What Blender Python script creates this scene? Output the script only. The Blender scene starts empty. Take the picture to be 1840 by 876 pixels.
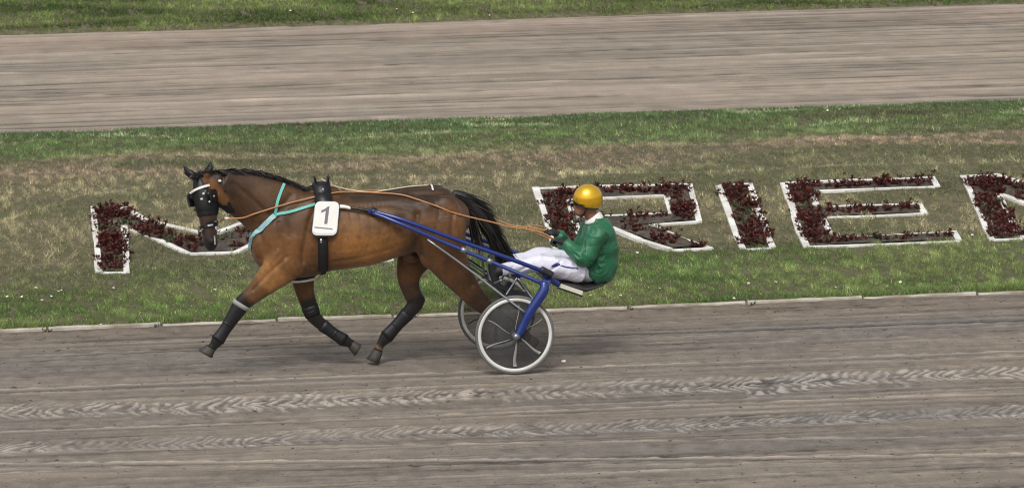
import bpy, math, random
import numpy as np
from mathutils import Vector, Matrix
from mathutils.bvhtree import BVHTree

random.seed(7)
rng = np.random.default_rng(7)
SC = bpy.context.scene
COL = SC.collection

# ------------------------------------------------------------------ camera
FPX = 9500.0                                   # focal length in photograph pixels
ELEV, YAW, ROLL, DIST = math.radians(9.5), math.radians(8.0), math.radians(0.75), 46.1
fwd = np.array([math.sin(YAW) * math.cos(ELEV), math.cos(YAW) * math.cos(ELEV), -math.sin(ELEV)])
_r = np.array([math.cos(YAW), -math.sin(YAW), 0.0])
_u = np.cross(_r, fwd)
cup = _u * math.cos(ROLL) + _r * math.sin(ROLL)
crt = _r * math.cos(ROLL) - _u * math.sin(ROLL)
CAM = np.array([0, -.575, 0]) - DIST * (fwd + crt * 6 / FPX - cup * 234 / FPX)
cam_data = bpy.data.cameras.new('camera')
cam_data.sensor_width = 36.0
cam_data.lens = 36.0 * FPX / 1840.0
cam_data.clip_end = 2000.0
cam = bpy.data.objects.new('camera', cam_data)
COL.objects.link(cam)
cam.matrix_world = Matrix(((crt[0], cup[0], -fwd[0], CAM[0]), (crt[1], cup[1], -fwd[1], CAM[1]),
                           (crt[2], cup[2], -fwd[2], CAM[2]), (0, 0, 0, 1)))
SC.camera = cam
SC.cycles.filter_width = 1.1

# ------------------------------------------------------------------ overcast sky, weak soft sun, exposure
SUN_EL, SUN_AZ = math.radians(52), math.radians(200)      # azimuth measured from +Y towards +X
world = bpy.data.worlds.new('World')
SC.world = world
world.use_nodes = True
wn = world.node_tree
sky = wn.nodes.new('ShaderNodeTexSky')
sky.sky_type = 'NISHITA'
sky.sun_disc = False
sky.sun_elevation = SUN_EL
sky.sun_rotation = SUN_AZ
sky.dust_density = 4.0
hs = wn.nodes.new('ShaderNodeHueSaturation')
hs.inputs['Saturation'].default_value = 0.22
wn.links.new(sky.outputs[0], hs.inputs['Color'])
wn.links.new(hs.outputs[0], wn.nodes['Background'].inputs['Color'])
wn.nodes['Background'].inputs['Strength'].default_value = 0.13
sun_data = bpy.data.lights.new('sun', 'SUN')
sun_data.energy = 1.4
sun_data.angle = math.radians(26)
sun_data.color = (1.0, 0.96, 0.9)
sun = bpy.data.objects.new('sun', sun_data)
COL.objects.link(sun)
_sd = Vector((math.sin(SUN_AZ) * math.cos(SUN_EL), math.cos(SUN_AZ) * math.cos(SUN_EL), math.sin(SUN_EL)))
sun.rotation_euler = _sd.to_track_quat('Z', 'Y').to_euler()
SC.view_settings.view_transform = 'Standard'
SC.view_settings.look = 'None'
SC.view_settings.exposure = 0.0
SC.view_settings.gamma = 1.0

# ------------------------------------------------------------------ helpers
def ray(x, y):
    return fwd + crt * (x - 920) / FPX - cup * (y - 438) / FPX
def onY(x, y, Y):
    d = ray(x, y); return CAM + d * (Y - CAM[1]) / d[1]
def s2l(r, g, b):
    f = lambda c: (c / 255 / 12.92) if c / 255 <= .04045 else ((c / 255 + .055) / 1.055) ** 2.4
    return (f(r), f(g), f(b))
M_PX = 1 / 206.0

def tag(o, label=None, cat=None, group=None, kind=None):
    if label: o['label'] = label
    if cat: o['category'] = cat
    if group: o['group'] = group
    if kind: o['kind'] = kind
    return o
def empty(name, loc, label=None, cat=None, group=None, kind=None):
    o = bpy.data.objects.new(name, None)
    o.empty_display_size = .2
    COL.objects.link(o)
    o.location = loc
    return tag(o, label, cat, group, kind)
def adopt(o, parent):
    if parent is None: return o
    o.parent = parent
    t = Vector(parent.location) if parent.parent is None else Vector((0, 0, 0))   # meshes below a thing keep world coordinates
    o.matrix_parent_inverse = Matrix.Translation(-t)
    return o
def mesh_data(name, verts, faces, mat=None, smooth=True, cols=None):
    me = bpy.data.meshes.new(name)
    V = np.asarray(verts, dtype=np.float32)
    if isinstance(faces, np.ndarray):
        k = faces.shape[1]
        me.vertices.add(len(V)); me.vertices.foreach_set('co', V.ravel())
        me.loops.add(faces.size); me.loops.foreach_set('vertex_index', faces.astype(np.int32).ravel())
        me.polygons.add(len(faces))
        me.polygons.foreach_set('loop_start', np.arange(0, faces.size, k, dtype=np.int32))
        me.update(calc_edges=True)
    else:
        me.from_pydata([tuple(map(float, v)) for v in V], [], faces)
        me.update()
    if smooth:
        me.polygons.foreach_set('use_smooth', np.ones(len(me.polygons), dtype=bool))
    if cols is not None: set_cols(me, cols)
    if mat: me.materials.append(mat)
    return me
def set_cols(me, cols):
    c = np.ones((len(me.vertices), 4), dtype=np.float32)
    c[:, :3] = cols
    a = me.color_attributes.get('tint') or me.color_attributes.new('tint', 'FLOAT_COLOR', 'POINT')
    a.data.foreach_set('color', c.ravel())
def mesh_obj(name, verts, faces, mat=None, parent=None, smooth=True, cols=None):
    o = bpy.data.objects.new(name, mesh_data(name, verts, faces, mat, smooth, cols))
    COL.objects.link(o)
    return adopt(o, parent)
def link_mesh(name, me, parent=None):
    o = bpy.data.objects.new(name, me); COL.objects.link(o)
    return adopt(o, parent)

def material(name, color=(.5, .5, .5), rough=.6, var=.2, vscale=12, bump=0., bscale=60, attr=False, metal=0.,
             spec=.5, alpha=1., stretch=None, sheen=0., coat=0., var2=None, bdist=.01, trans=0.):
    m = bpy.data.materials.new(name); m.use_nodes = True
    nt = m.node_tree; b = nt.nodes['Principled BSDF']
    b.inputs['Roughness'].default_value = rough
    b.inputs['Metallic'].default_value = metal
    b.inputs['Specular IOR Level'].default_value = spec
    b.inputs['Alpha'].default_value = alpha
    b.inputs['Sheen Weight'].default_value = sheen
    b.inputs['Coat Weight'].default_value = coat
    tc = nt.nodes.new('ShaderNodeTexCoord'); mp = nt.nodes.new('ShaderNodeMapping')
    nt.links.new(tc.outputs['Object'], mp.inputs['Vector'])
    if stretch: mp.inputs['Scale'].default_value = stretch
    nz = nt.nodes.new('ShaderNodeTexNoise')
    nz.inputs['Scale'].default_value = vscale; nz.inputs['Detail'].default_value = 6; nz.inputs['Roughness'].default_value = .6
    nt.links.new(mp.outputs[0], nz.inputs['Vector'])
    mr = nt.nodes.new('ShaderNodeMapRange')
    mr.inputs['From Min'].default_value = .25; mr.inputs['From Max'].default_value = .75
    mr.inputs['To Min'].default_value = 1 - var; mr.inputs['To Max'].default_value = 1 + var
    nt.links.new(nz.outputs[0], mr.inputs['Value'])
    mx = nt.nodes.new('ShaderNodeMix'); mx.data_type = 'RGBA'; mx.blend_type = 'MULTIPLY'
    mx.inputs['Factor'].default_value = 1
    if attr:
        at = nt.nodes.new('ShaderNodeAttribute'); at.attribute_name = 'tint'
        src = at.outputs['Color']
    else:
        rgb = nt.nodes.new('ShaderNodeRGB'); rgb.outputs[0].default_value = (*color, 1)
        src = rgb.outputs[0]
        if var2:
            n2 = nt.nodes.new('ShaderNodeTexNoise'); n2.inputs['Scale'].default_value = vscale * .37
            n2.inputs['Detail'].default_value = 4
            nt.links.new(mp.outputs[0], n2.inputs['Vector'])
            r2 = nt.nodes.new('ShaderNodeMapRange')
            r2.inputs['From Min'].default_value = .42; r2.inputs['From Max'].default_value = .62
            nt.links.new(n2.outputs[0], r2.inputs['Value'])
            m2 = nt.nodes.new('ShaderNodeMix'); m2.data_type = 'RGBA'
            nt.links.new(r2.outputs[0], m2.inputs['Factor'])
            nt.links.new(src, m2.inputs['A']); m2.inputs['B'].default_value = (*var2, 1)
            src = m2.outputs['Result']
    nt.links.new(src, mx.inputs['A'])
    cb = nt.nodes.new('ShaderNodeCombineColor')
    for i in range(3): nt.links.new(mr.outputs[0], cb.inputs[i])
    nt.links.new(cb.outputs[0], mx.inputs['B'])
    nt.links.new(mx.outputs['Result'], b.inputs['Base Color'])
    if bump:
        n3 = nt.nodes.new('ShaderNodeTexNoise'); n3.inputs['Scale'].default_value = bscale
        n3.inputs['Detail'].default_value = 5
        nt.links.new(mp.outputs[0], n3.inputs['Vector'])
        bp = nt.nodes.new('ShaderNodeBump'); bp.inputs['Strength'].default_value = bump
        bp.inputs['Distance'].default_value = bdist
        nt.links.new(n3.outputs[0], bp.inputs['Height'])
        nt.links.new(bp.outputs[0], b.inputs['Normal'])
    if trans:
        tb = nt.nodes.new('ShaderNodeBsdfTranslucent')
        nt.links.new(mx.outputs['Result'], tb.inputs['Color'])
        ms = nt.nodes.new('ShaderNodeMixShader'); ms.inputs[0].default_value = trans
        nt.links.new(b.outputs[0], ms.inputs[1]); nt.links.new(tb.outputs[0], ms.inputs[2])
        nt.links.new(ms.outputs[0], nt.nodes['Material Output'].inputs['Surface'])
    return m

def catmull(P, k=4):
    P = np.asarray(P, dtype=float)
    if len(P) < 3: k_ = k
    Q = np.vstack([2 * P[0] - P[1], P, 2 * P[-1] - P[-2]])
    out = []
    for i in range(1, len(Q) - 2):
        p0, p1, p2, p3 = Q[i - 1], Q[i], Q[i + 1], Q[i + 2]
        for j in range(k):
            t = j / k
            out.append(.5 * ((2 * p1) + (p2 - p0) * t + (2 * p0 - 5 * p1 + 4 * p2 - p3) * t * t + (3 * p1 - p0 - 3 * p2 + p3) * t ** 3))
    out.append(Q[-2])
    return np.array(out)

def loft(stations, n=20, lateral=(0, 1, 0), k=4, egg=0., cap=.5, power=1.):
    """stations: (point3, lateral radius, in-plane radius). Closed smooth tube with rounded ends."""
    A = np.array([[*s[0], s[1], s[2]] for s in stations], dtype=float)
    A = catmull(A, k) if k > 1 else A
    C = A[:, :3]; a = np.maximum(A[:, 3], 1e-4); b = np.maximum(A[:, 4], 1e-4)
    T = np.gradient(C, axis=0); T /= np.linalg.norm(T, axis=1)[:, None] + 1e-9
    L = np.asarray(lateral, float)
    th = np.linspace(0, 2 * np.pi, n, endpoint=False)
    ct, st = np.cos(th), np.sin(th)
    if power != 1.:
        ct = np.sign(ct) * np.abs(ct) ** power; st = np.sign(st) * np.abs(st) ** power
    rings = []
    for i in range(len(C)):
        l = L - T[i] * (L @ T[i]); l /= np.linalg.norm(l) + 1e-9
        w = np.cross(T[i], l)
        if not rings:
            if w[2] < 0: w = -w
        elif w @ wp < 0: w = -w
        wp = w
        rings.append(C[i] + np.outer(a[i] * ct * (1 - egg * st), l) + np.outer(b[i] * st, w))
    V = list(np.concatenate(rings)); F = []
    m = len(C)
    for i in range(m - 1):
        for j in range(n):
            q = (j + 1) % n
            F.append((i * n + j, i * n + q, (i + 1) * n + q, (i + 1) * n + j))
    r0 = min(a[0], b[0]) * cap; r1 = min(a[-1], b[-1]) * cap
    V.append(C[0] - T[0] * r0); V.append(C[-1] + T[-1] * r1)
    i0, i1 = m * n, m * n + 1
    for j in range(n):
        q = (j + 1) % n
        F.append((i0, q, j)); F.append((i1, (m - 1) * n + j, (m - 1) * n + q))
    return np.array(V), F

def fix_orient(V, F):
    """make a closed shell face outwards (signed volume)."""
    vol = 0.
    for f in F:
        for t in range(1, len(f) - 1):
            vol += np.dot(V[f[0]], np.cross(V[f[t]], V[f[t + 1]]))
    return F if vol > 0 else [tuple(reversed(f)) for f in F]

def ellipsoid(c, radii, axes=None, n=14, m=9):
    ax = np.eye(3) if axes is None else np.asarray(axes, float)
    V = []; F = []
    for i in range(1, m):
        p = math.pi * i / m
        for j in range(n):
            t = 2 * math.pi * j / n
            d = np.array([radii[0] * math.sin(p) * math.cos(t), radii[1] * math.sin(p) * math.sin(t), radii[2] * math.cos(p)])
            V.append(np.asarray(c) + d @ ax)
    for i in range(m - 2):
        for j in range(n):
            q = (j + 1) % n
            F.append((i * n + j, (i + 1) * n + j, (i + 1) * n + q, i * n + q))
    V.append(np.asarray(c) + np.array([0, 0, radii[2]]) @ ax); V.append(np.asarray(c) - np.array([0, 0, radii[2]]) @ ax)
    a, b = len(V) - 2, len(V) - 1
    for j in range(n):
        q = (j + 1) % n
        F.append((a, j, q)); F.append((b, (m - 2) * n + q, (m - 2) * n + j))
    return np.array(V), F

def join(parts):
    V = []; F = []; o = 0
    for v, f in parts:
        f = fix_orient(np.asarray(v), [tuple(t) for t in f])
        V.append(np.asarray(v)); F += [tuple(i + o for i in t) for t in f]; o += len(v)
    return np.concatenate(V), F

def remesh(parts, voxel=.01, smooth=6, factor=.5):
    """fuse overlapping closed shells into one continuous skin; returns verts, faces, normals."""
    V, F = join(parts)
    me = bpy.data.meshes.new('tmp'); me.from_pydata([tuple(v) for v in V], [], F); me.update()
    o = bpy.data.objects.new('tmp', me); COL.objects.link(o)
    md = o.modifiers.new('r', 'REMESH'); md.mode = 'VOXEL'; md.voxel_size = voxel; md.adaptivity = 0
    if smooth:
        sm = o.modifiers.new('s', 'SMOOTH'); sm.iterations = smooth; sm.factor = factor
    dg = bpy.context.evaluated_depsgraph_get()
    ev = o.evaluated_get(dg)
    m2 = bpy.data.meshes.new_from_object(ev)
    n = len(m2.vertices)
    co = np.empty(n * 3, dtype=np.float32); m2.vertices.foreach_get('co', co)
    no = np.empty(n * 3, dtype=np.float32); m2.vertices.foreach_get('normal', no)
    fs = np.array([tuple(p.vertices) for p in m2.polygons if len(p.vertices) == 4], dtype=np.int32)
    bpy.data.objects.remove(o); bpy.data.meshes.remove(me); bpy.data.meshes.remove(m2)
    return co.reshape(-1, 3).astype(float), fs, no.reshape(-1, 3).astype(float)

def tube(pts, r, n=8, k=4, r2=None):
    pts = [np.asarray(p, float) for p in pts]
    m = len(pts)
    rr = [r + (0 if r2 is None else (r2 - r) * i / (m - 1)) for i in range(m)]
    d = pts[-1] - pts[0]; d = d / np.linalg.norm(d)
    lat = (0, 1, 0) if abs(d[1]) < .9 else (1, 0, 0)
    return loft([(p, q, q) for p, q in zip(pts, rr)], n=n, lateral=lat, k=k if m > 2 else 1, cap=.3)
def tube_obj(name, pts, r, mat, parent=None, n=8, k=4, r2=None):
    V, F = tube(pts, r, n, k, r2)
    return mesh_obj(name, V, fix_orient(V, F), mat, parent)
def box(a, b, up, w, h):
    """bar from a to b, width w across, height h along up."""
    a = np.asarray(a, float); b = np.asarray(b, float); t = b - a; L = np.linalg.norm(t); t /= L
    s = np.cross(t, up); s /= np.linalg.norm(s); q = np.cross(s, t)
    V = [p + s * i * w / 2 + q * j * h / 2 for p in (a, b) for i, j in ((-1, -1), (1, -1), (1, 1), (-1, 1))]
    F = [(0, 1, 2, 3), (7, 6, 5, 4), (0, 4, 5, 1), (1, 5, 6, 2), (2, 6, 7, 3), (3, 7, 4, 0)]
    V = np.array(V); return V, fix_orient(V, F)
def ribbon(P, N, w, t):
    """strap along points P with surface normals N, width w (scalar or list), thickness t."""
    P = np.asarray(P, float); N = np.asarray(N, float)
    T = np.gradient(P, axis=0); T /= np.linalg.norm(T, axis=1)[:, None] + 1e-9
    S = np.cross(T, N); S /= np.linalg.norm(S, axis=1)[:, None] + 1e-9
    w = np.broadcast_to(np.asarray(w, float), (len(P),))[:, None] / 2
    V = np.concatenate([P - S * w, P + S * w, P + S * w * .92 + N * t, P - S * w * .92 + N * t])
    m = len(P); F = []
    for i in range(m - 1):
        for a in range(4):
            b = (a + 1) % 4
            F.append((a * m + i, b * m + i, b * m + i + 1, a * m + i + 1))
    F.append((0, m, 2 * m, 3 * m)); F.append((4 * m - 1, 3 * m - 1, 2 * m - 1, m - 1))
    return V, F
def mir(p):
    p = np.array(p, float); p[..., 1] *= -1; return p

def noise2(nx, ny, dx, dy, sx, sy, seed):
    g = np.random.default_rng(seed).normal(size=(nx, ny))
    fx = np.fft.fftfreq(nx, dx)[:, None]; fy = np.fft.rfftfreq(ny, dy)[None]
    h = np.fft.irfft2(np.fft.rfft2(g) * np.exp(-2 * np.pi ** 2 * ((fx * sx) ** 2 + (fy * sy) ** 2)), s=(nx, ny))
    return (h - h.mean()) / (h.std() + 1e-9)
class Field:
    """smooth random field over the ground, sampled bilinearly."""
    def __init__(s, sx, sy, seed, x0=-12, x1=22, y0=-10, y1=42, d=.06):
        s.x0, s.y0, s.d = x0, y0, d
        s.g = noise2(int((x1 - x0) / d), int((y1 - y0) / d), d, d, sx, sy, seed)
    def __call__(s, x, y):
        i = np.clip((x - s.x0) / s.d, 0, s.g.shape[0] - 1.01); j = np.clip((y - s.y0) / s.d, 0, s.g.shape[1] - 1.01)
        i0 = i.astype(int); j0 = j.astype(int); a = i - i0; b = j - j0; g = s.g
        return (g[i0, j0] * (1 - a) * (1 - b) + g[i0 + 1, j0] * a * (1 - b) + g[i0, j0 + 1] * (1 - a) * b + g[i0 + 1, j0 + 1] * a * b)

# ------------------------------------------------------------------ terrain profile
KERB_Y, FAR0, FAR1 = 2.33, 15.05, 24.3
_py = [-400, -14.02, -13.98, 2.30, 2.36, 2.6, 5.1, 5.6, 7.9, 8.6, 9.8, 14.9, 15.02, 15.1, 24.25, 24.35, 24.6, 30, 400]
_pz = [0, 0, -.1, -.1, .04, .06, .08, .11, .39, .44, .40, .03, .01, -.1, -.1, .01, .04, .08, .1]
_ty = np.arange(2.36, 15.0, .02); _tz = np.interp(_ty, _py, _pz)
_kn = np.ones(25) / 25
_tz = np.convolve(np.pad(_tz, 12, mode='edge'), _kn, 'valid')
_bump = Field(.5, .35, 3)
def gz(x, y):
    x = np.asarray(x, float); y = np.asarray(y, float)
    z = np.interp(y, _py, _pz)
    m = (y > 2.36) & (y < 15.0)
    z = np.where(m, np.interp(y, _ty, _tz), z)
    amp = np.clip(np.minimum(y - 2.6, 14.6 - y), 0, 1) * .018
    return z + amp * _bump(x, y)
def on_ground(x, y):
    d = ray(x, y)
    s = np.linspace(30, 90, 1201)
    P = CAM[None] + d[None] * s[:, None]
    g = P[:, 2] - gz(P[:, 0], P[:, 1])
    i = int(np.argmax(g < 0)); lo, hi = s[i - 1], s[i]
    for _ in range(20):
        mid = (lo + hi) / 2; p = CAM + d * mid
        if p[2] - gz(p[0:1], p[1:2])[0] < 0: hi = mid
        else: lo = mid
    return CAM + d * hi

# ------------------------------------------------------------------ materials
TURF = material('turf_soil', s2l(88, 88, 60), .95, .4, 14, .6, 50, var2=s2l(108, 100, 78))
SOIL = material('track_sand', rough=.95, var=.2, vscale=55, bump=.45, bscale=150, attr=True, stretch=(.7, 1, 1), spec=.2, bdist=.012)
GRASS = material('grass_blade', rough=.7, var=.1, vscale=3, attr=True, spec=.2, trans=.25)
KERB = material('kerb_concrete', s2l(196, 190, 178), .85, .22, 7, .5, 45, var2=s2l(150, 140, 124))
STONE = material('white_edging', s2l(238, 237, 232), .7, .12, 9, .35, 60, var2=s2l(212, 210, 202))
MULCH = material('bed_mulch', s2l(70, 62, 56), .95, .4, 30, 1., 60, var2=s2l(94, 84, 72))
REDLEAF = material('red_leaf', rough=.55, var=.3, vscale=25, attr=True, trans=.2)
WEED = material('weed_leaf', rough=.55, var=.3, vscale=25, attr=True, trans=.2)

# ------------------------------------------------------------------ ground, tracks
gx = np.concatenate([[-400, -120, -40], np.arange(-11, 18.01, .25), [40, 120, 400]])
gy = np.concatenate([[-400, -120, -40, -14.02, -13.98, 2.30, 2.36], np.arange(2.45, 14.9, .12), [14.9, 15.02, 15.1, 24.25, 24.35],
                     np.arange(24.5, 36, .5), [60, 150, 400]])
GX, GY = np.meshgrid(gx, gy, indexing='ij')
GV = np.stack([GX.ravel(), GY.ravel(), gz(GX, GY).ravel()], 1)
def gridfaces(nx, ny):
    i = np.arange(nx - 1)[:, None] * ny + np.arange(ny - 1)[None]
    i = i.ravel(); return np.stack([i, i + ny, i + ny + 1, i + 1], 1)
tag(mesh_obj('ground', GV, gridfaces(len(gx), len(gy)), TURF), kind='structure')

def line_px(x0, y0, x1, y1):
    def f(x, y):
        d = ray(x, y); p = CAM - d * CAM[2] / d[2]; return p[0], p[1]
    (ax, ay), (bx, by) = f(x0, y0), f(x1, y1)
    return lambda X: ay + (by - ay) * (X - ax) / (bx - ax)

def streaks(v, H, xs, ys, n, seed, wy, strength, lens=(.3, 5), hz=.01, tilt=0.):
    """crisp raked scratches: n thin lines of random length along the track."""
    R_ = np.random.default_rng(seed); dx, dy = xs[1] - xs[0], ys[1] - ys[0]
    for _ in range(n):
        L = lens[0] * (lens[1] / lens[0]) ** R_.random(); x0 = R_.uniform(xs[0], xs[-1]); y0 = R_.uniform(ys[0], ys[-1]); k = R_.uniform(.35, 1) * strength; w = R_.uniform(*wy)
        i0, i1 = np.searchsorted(xs, [x0 - L / 2, x0 + L / 2])
        if i1 - i0 < 3: continue
        xx = xs[i0:i1]; cy = y0 + tilt * (xx - x0) + .007 * np.cumsum(R_.normal(0, 1, len(xx))) * math.sqrt(dx) + R_.normal(0, .0025) * (xx - x0)
        j0, j1 = np.searchsorted(ys, [cy.min() - 4 * w, cy.max() + 4 * w])
        if j1 <= j0: continue
        t = np.linspace(-1, 1, len(xx)); env = (1 - np.abs(t) ** 3) * np.clip(.8 + .4 * np.interp(np.arange(len(xx)), np.linspace(0, len(xx), 12), R_.normal(0, 1, 12)), .1, 1.5)
        g = np.exp(-(((ys[None, j0:j1] - cy[:, None]) / w) ** 2)) * env[:, None]
        v[i0:i1, j0:j1] += k * g; H[i0:i1, j0:j1] += np.sign(k) * hz * g
def near_track():
    dx, dy = .025, .02
    xs = np.arange(-8, 8, dx); ys = np.arange(-7.2, 2.345, dy)
    nx, ny = len(xs), len(ys)
    X, Y = np.meshgrid(xs, ys, indexing='ij')
    A = noise2(nx, ny, dx, dy, 2.2, .14, 1); B = noise2(nx, ny, dx, dy, .7, .035, 2)
    Cn = noise2(nx, ny, dx, dy, 1.4, .7, 3); D = noise2(nx, ny, dx, dy, .03, .05, 4); E = noise2(nx, ny, dx, dy, 3.5, .04, 5)
    G = noise2(nx, ny, dx, dy, .35, .03, 6); K = noise2(nx, ny, dx, dy, .12, .05, 7)
    H = .002 * A + .001 * B + .0025 * D
    E = np.sign(E) * np.abs(E) ** 1.5 / 1.2; v = 1 + .035 * A + .03 * B + .04 * Cn + .06 * D + .05 * E + .03 * K
    cr = np.clip(G - 2.2, 0, 1.5) + .8 * np.clip(B - 2.0, 0, 1.5)
    v -= .32 * cr; H -= .012 * cr
    warm = .5 * Cn + .5 * A
    streaks(v, H, xs, ys, 620, 61, (.013, .026), -.4, (.2, 5), .004); streaks(v, H, xs, ys, 420, 62, (.014, .028), .36, (.3, 7), .004)
    # raked ridges
    for (l, s, k, h) in [((0, 700, 1840, 629), .034, .62, .010), ((0, 776, 1840, 705), .032, .52, .009), ((0, 832, 1840, 816), .036, .66, .010),
                         ((640, 801, 1840, 781), .028, .40, .007), ((0, 842, 1840, 829), .026, .26, .005), ((0, 670, 1840, 597), .030, .32, .006),
                         ((0, 709, 1840, 639), .026, .28, .004), ((0, 767, 1840, 695), .026, .28, .004), ((0, 618, 1840, 553), .05, -.18, -.006), ((0, 655, 1840, 583), .026, .2, .004),
                         ((0, 642, 1840, 573), .03, -.34, -.008), ((0, 704.5, 1840, 633.5), .022, -.3, -.006), ((0, 780, 1840, 709), .022, -.28, -.006), ((0, 836.5, 1840, 820.5), .022, -.34, -.006), ((0, 786, 1840, 716), .04, -.1, -.004), ((0, 862, 1840, 846), .03, .14, .005),
                         ((0, 627, 1840, 560), .02, -.3, -.006), ((0, 848, 1840, 836), .02, -.2, -.004), ((0, 722, 1840, 650), .022, -.22, -.004)]:
        c = line_px(*l)(xs) + .007 * noise2(nx, 8, dx, 1, .8, .1, int(abs(k) * 1000))[:, 0]
        g = np.exp(-((Y - c[:, None]) / s) ** 2)
        m = np.clip(1.0 + .16 * noise2(nx, 8, dx, 1, .9, .1, int(l[1]))[:, :1] + .2 * D, .1, 1.6)
        v += k * g * m; H += .5 * h * g * m
    # tractor tyre tracks: pressed chevron lugs
    wob = .03 * noise2(nx, 8, dx, 1, .6, .1, 23)[:, 0]
    for (l, wid, k, pitch, sd) in [((0, 741, 1840, 668), .33, .78, .105, 31), ((0, 806, 1840, 738), .25, .56, .095, 33)]:
        c = line_px(*l)(xs) + wob
        q = (Y - c[:, None]) / wid
        jag = noise2(nx, ny, dx, dy, .05, .06, sd); slow = noise2(nx, ny, dx, dy, .8, .3, sd + 1); mid = noise2(nx, ny, dx, dy, .16, .1, sd + 2)
        ph = X / pitch - np.where(q > -.15, 1.7 * (q + .15), -1.1 * (q + .15)) + .2 * jag + .3 * mid
        lug = np.clip(.42 + 1.7 * np.cos(2 * np.pi * ph), 0, 1)
        env = 1 / (1 + np.exp((np.abs(q + .16 * jag + .12 * mid) - .92) / .07))
        hf = noise2(nx, ny, dx, dy, .022, .035, sd + 3); lug = np.clip(lug * (1 + .5 * hf), 0, 1.3) * (hf > -1.5)
        H += env * (.007 * lug - .006)
        v += env * (k * (.95 * lug - .22) * np.clip(1 + .2 * slow + .25 * mid, .25, 2) + .04 + .06 * jag)
        warm -= env * (1.1 + .7 * np.clip(slow, 0, 2))
        edge = np.exp(-((q + .55 + .12 * mid) / .13) ** 2); v += .2 * edge * np.clip(.6 + .5 * slow, 0, 1.5); H += .003 * edge
        rim = np.exp(-((np.abs(q) - 1.15) / .14) ** 2); v -= .08 * rim; H += .003 * rim
    damp = np.clip(1 - (KERB_Y - Y) / .85, 0, 1) + .3 * np.clip(1 - (KERB_Y - Y) / 2.4, 0, 1)
    v -= damp * (.15 + .03 * B); warm += damp * .9
    H += .02 * np.clip(1 - (KERB_Y - Y) / .25, 0, 1) * (1 + .5 * Cn)
    v = np.clip(v + .05 * np.random.default_rng(8).normal(size=v.shape), .35, 2.1)
    base = np.array(s2l(130, 121, 111))
    ten = np.stack([1 + .022 * warm, np.ones_like(warm), 1 - .03 * warm], -1)
    col = base * v[..., None] * ten
    # plain border beyond the raked part
    xo = np.concatenate([[-300, -80, -20], xs, [20, 80, 300]]); yo = np.concatenate([[-14, -9], ys])
    pad = lambda a: np.pad(a, ((3, 3), (2, 0)) + ((0, 0),) * (a.ndim - 2), mode='edge')
    XX, YY = np.meshgrid(xo, yo, indexing='ij')
    V = np.stack([XX.ravel(), YY.ravel(), pad(H).ravel()], 1)
    o = mesh_obj('dirt_track', V, gridfaces(len(xo), len(yo)), SOIL, cols=pad(col).reshape(-1, 3))
    tag(o, kind='structure')
    return xs, ys, H
TX, TY, TH = near_track()
def tz(x, y):
    i = int(np.clip(round((x - TX[0]) / (TX[1] - TX[0])), 0, len(TX) - 1)); j = int(np.clip(round((y - TY[0]) / (TY[1] - TY[0])), 0, len(TY) - 1))
    return TH[i, j]

def far_track():
    dx, dy = .08, .03
    xs = np.arange(-8, 16, dx); ys = np.arange(14.85, 24.6, dy)
    nx, ny = len(xs), len(ys); X, Y = np.meshgrid(xs, ys, indexing='ij')
    A = noise2(nx, ny, dx, dy, 3, .3, 41); B = noise2(nx, ny, dx, dy, .9, .08, 42); Cn = noise2(nx, ny, dx, dy, 1.5, .9, 43)
    D = noise2(nx, ny, dx, dy, .06, .1, 44); E = noise2(nx, ny, dx, dy, 4, .1, 45); G = noise2(nx, ny, dx, dy, .8, .07, 46)
    v = 1 + .05 * A + .05 * B + .035 * Cn + .045 * D + .05 * E
    cr = np.clip(B + .6 * E - 1.7, 0, 1.6) + np.clip(G - 2.1, 0, 1)
    v -= .42 * cr
    H = .006 * A + .004 * B - .012 * cr
    v += .1 * np.clip(-B - 1.6, 0, 1.5)
    warm = .6 * Cn + .4 * A
    streaks(v, H, xs, ys, 560, 71, (.028, .05), -.5, (.3, 7)); streaks(v, H, xs, ys, 40, 73, (.04, .06), -.5, (4, 14)); streaks(v, H, xs, ys, 300, 72, (.03, .06), .22, (.6, 9))
    e1 = np.exp(-((Y - 23.15) / .55) ** 2); v -= .09 * e1; warm += 2.6 * e1
    v += .16 * np.exp(-((Y - 22.25) / .1) ** 2); v += .1 * np.exp(-((Y - 23.9) / .2) ** 2)
    e0 = np.exp(-((Y - 15.2) / .5) ** 2); v += .07 * e0; warm += .6 * e0
    v = np.clip(v, .4, 1.6)
    col = np.array(s2l(152, 141, 128)) * v[..., None] * np.stack([1 + .016 * warm, np.ones_like(warm) - .004 * warm, 1 - .008 * warm], -1)
    xo = np.concatenate([[-300, -80, -20], xs, [25, 80, 300]])
    pad = lambda a: np.pad(a, ((3, 3), (0, 0)) + ((0, 0),) * (a.ndim - 2), mode='edge')
    XX, YY = np.meshgrid(xo, ys, indexing='ij')
    V = np.stack([XX.ravel(), YY.ravel(), pad(H - .012).ravel()], 1)
    tag(mesh_obj('far_dirt_track', V, gridfaces(len(xo), ny), SOIL, cols=pad(col).reshape(-1, 3)), kind='structure')
far_track()

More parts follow.
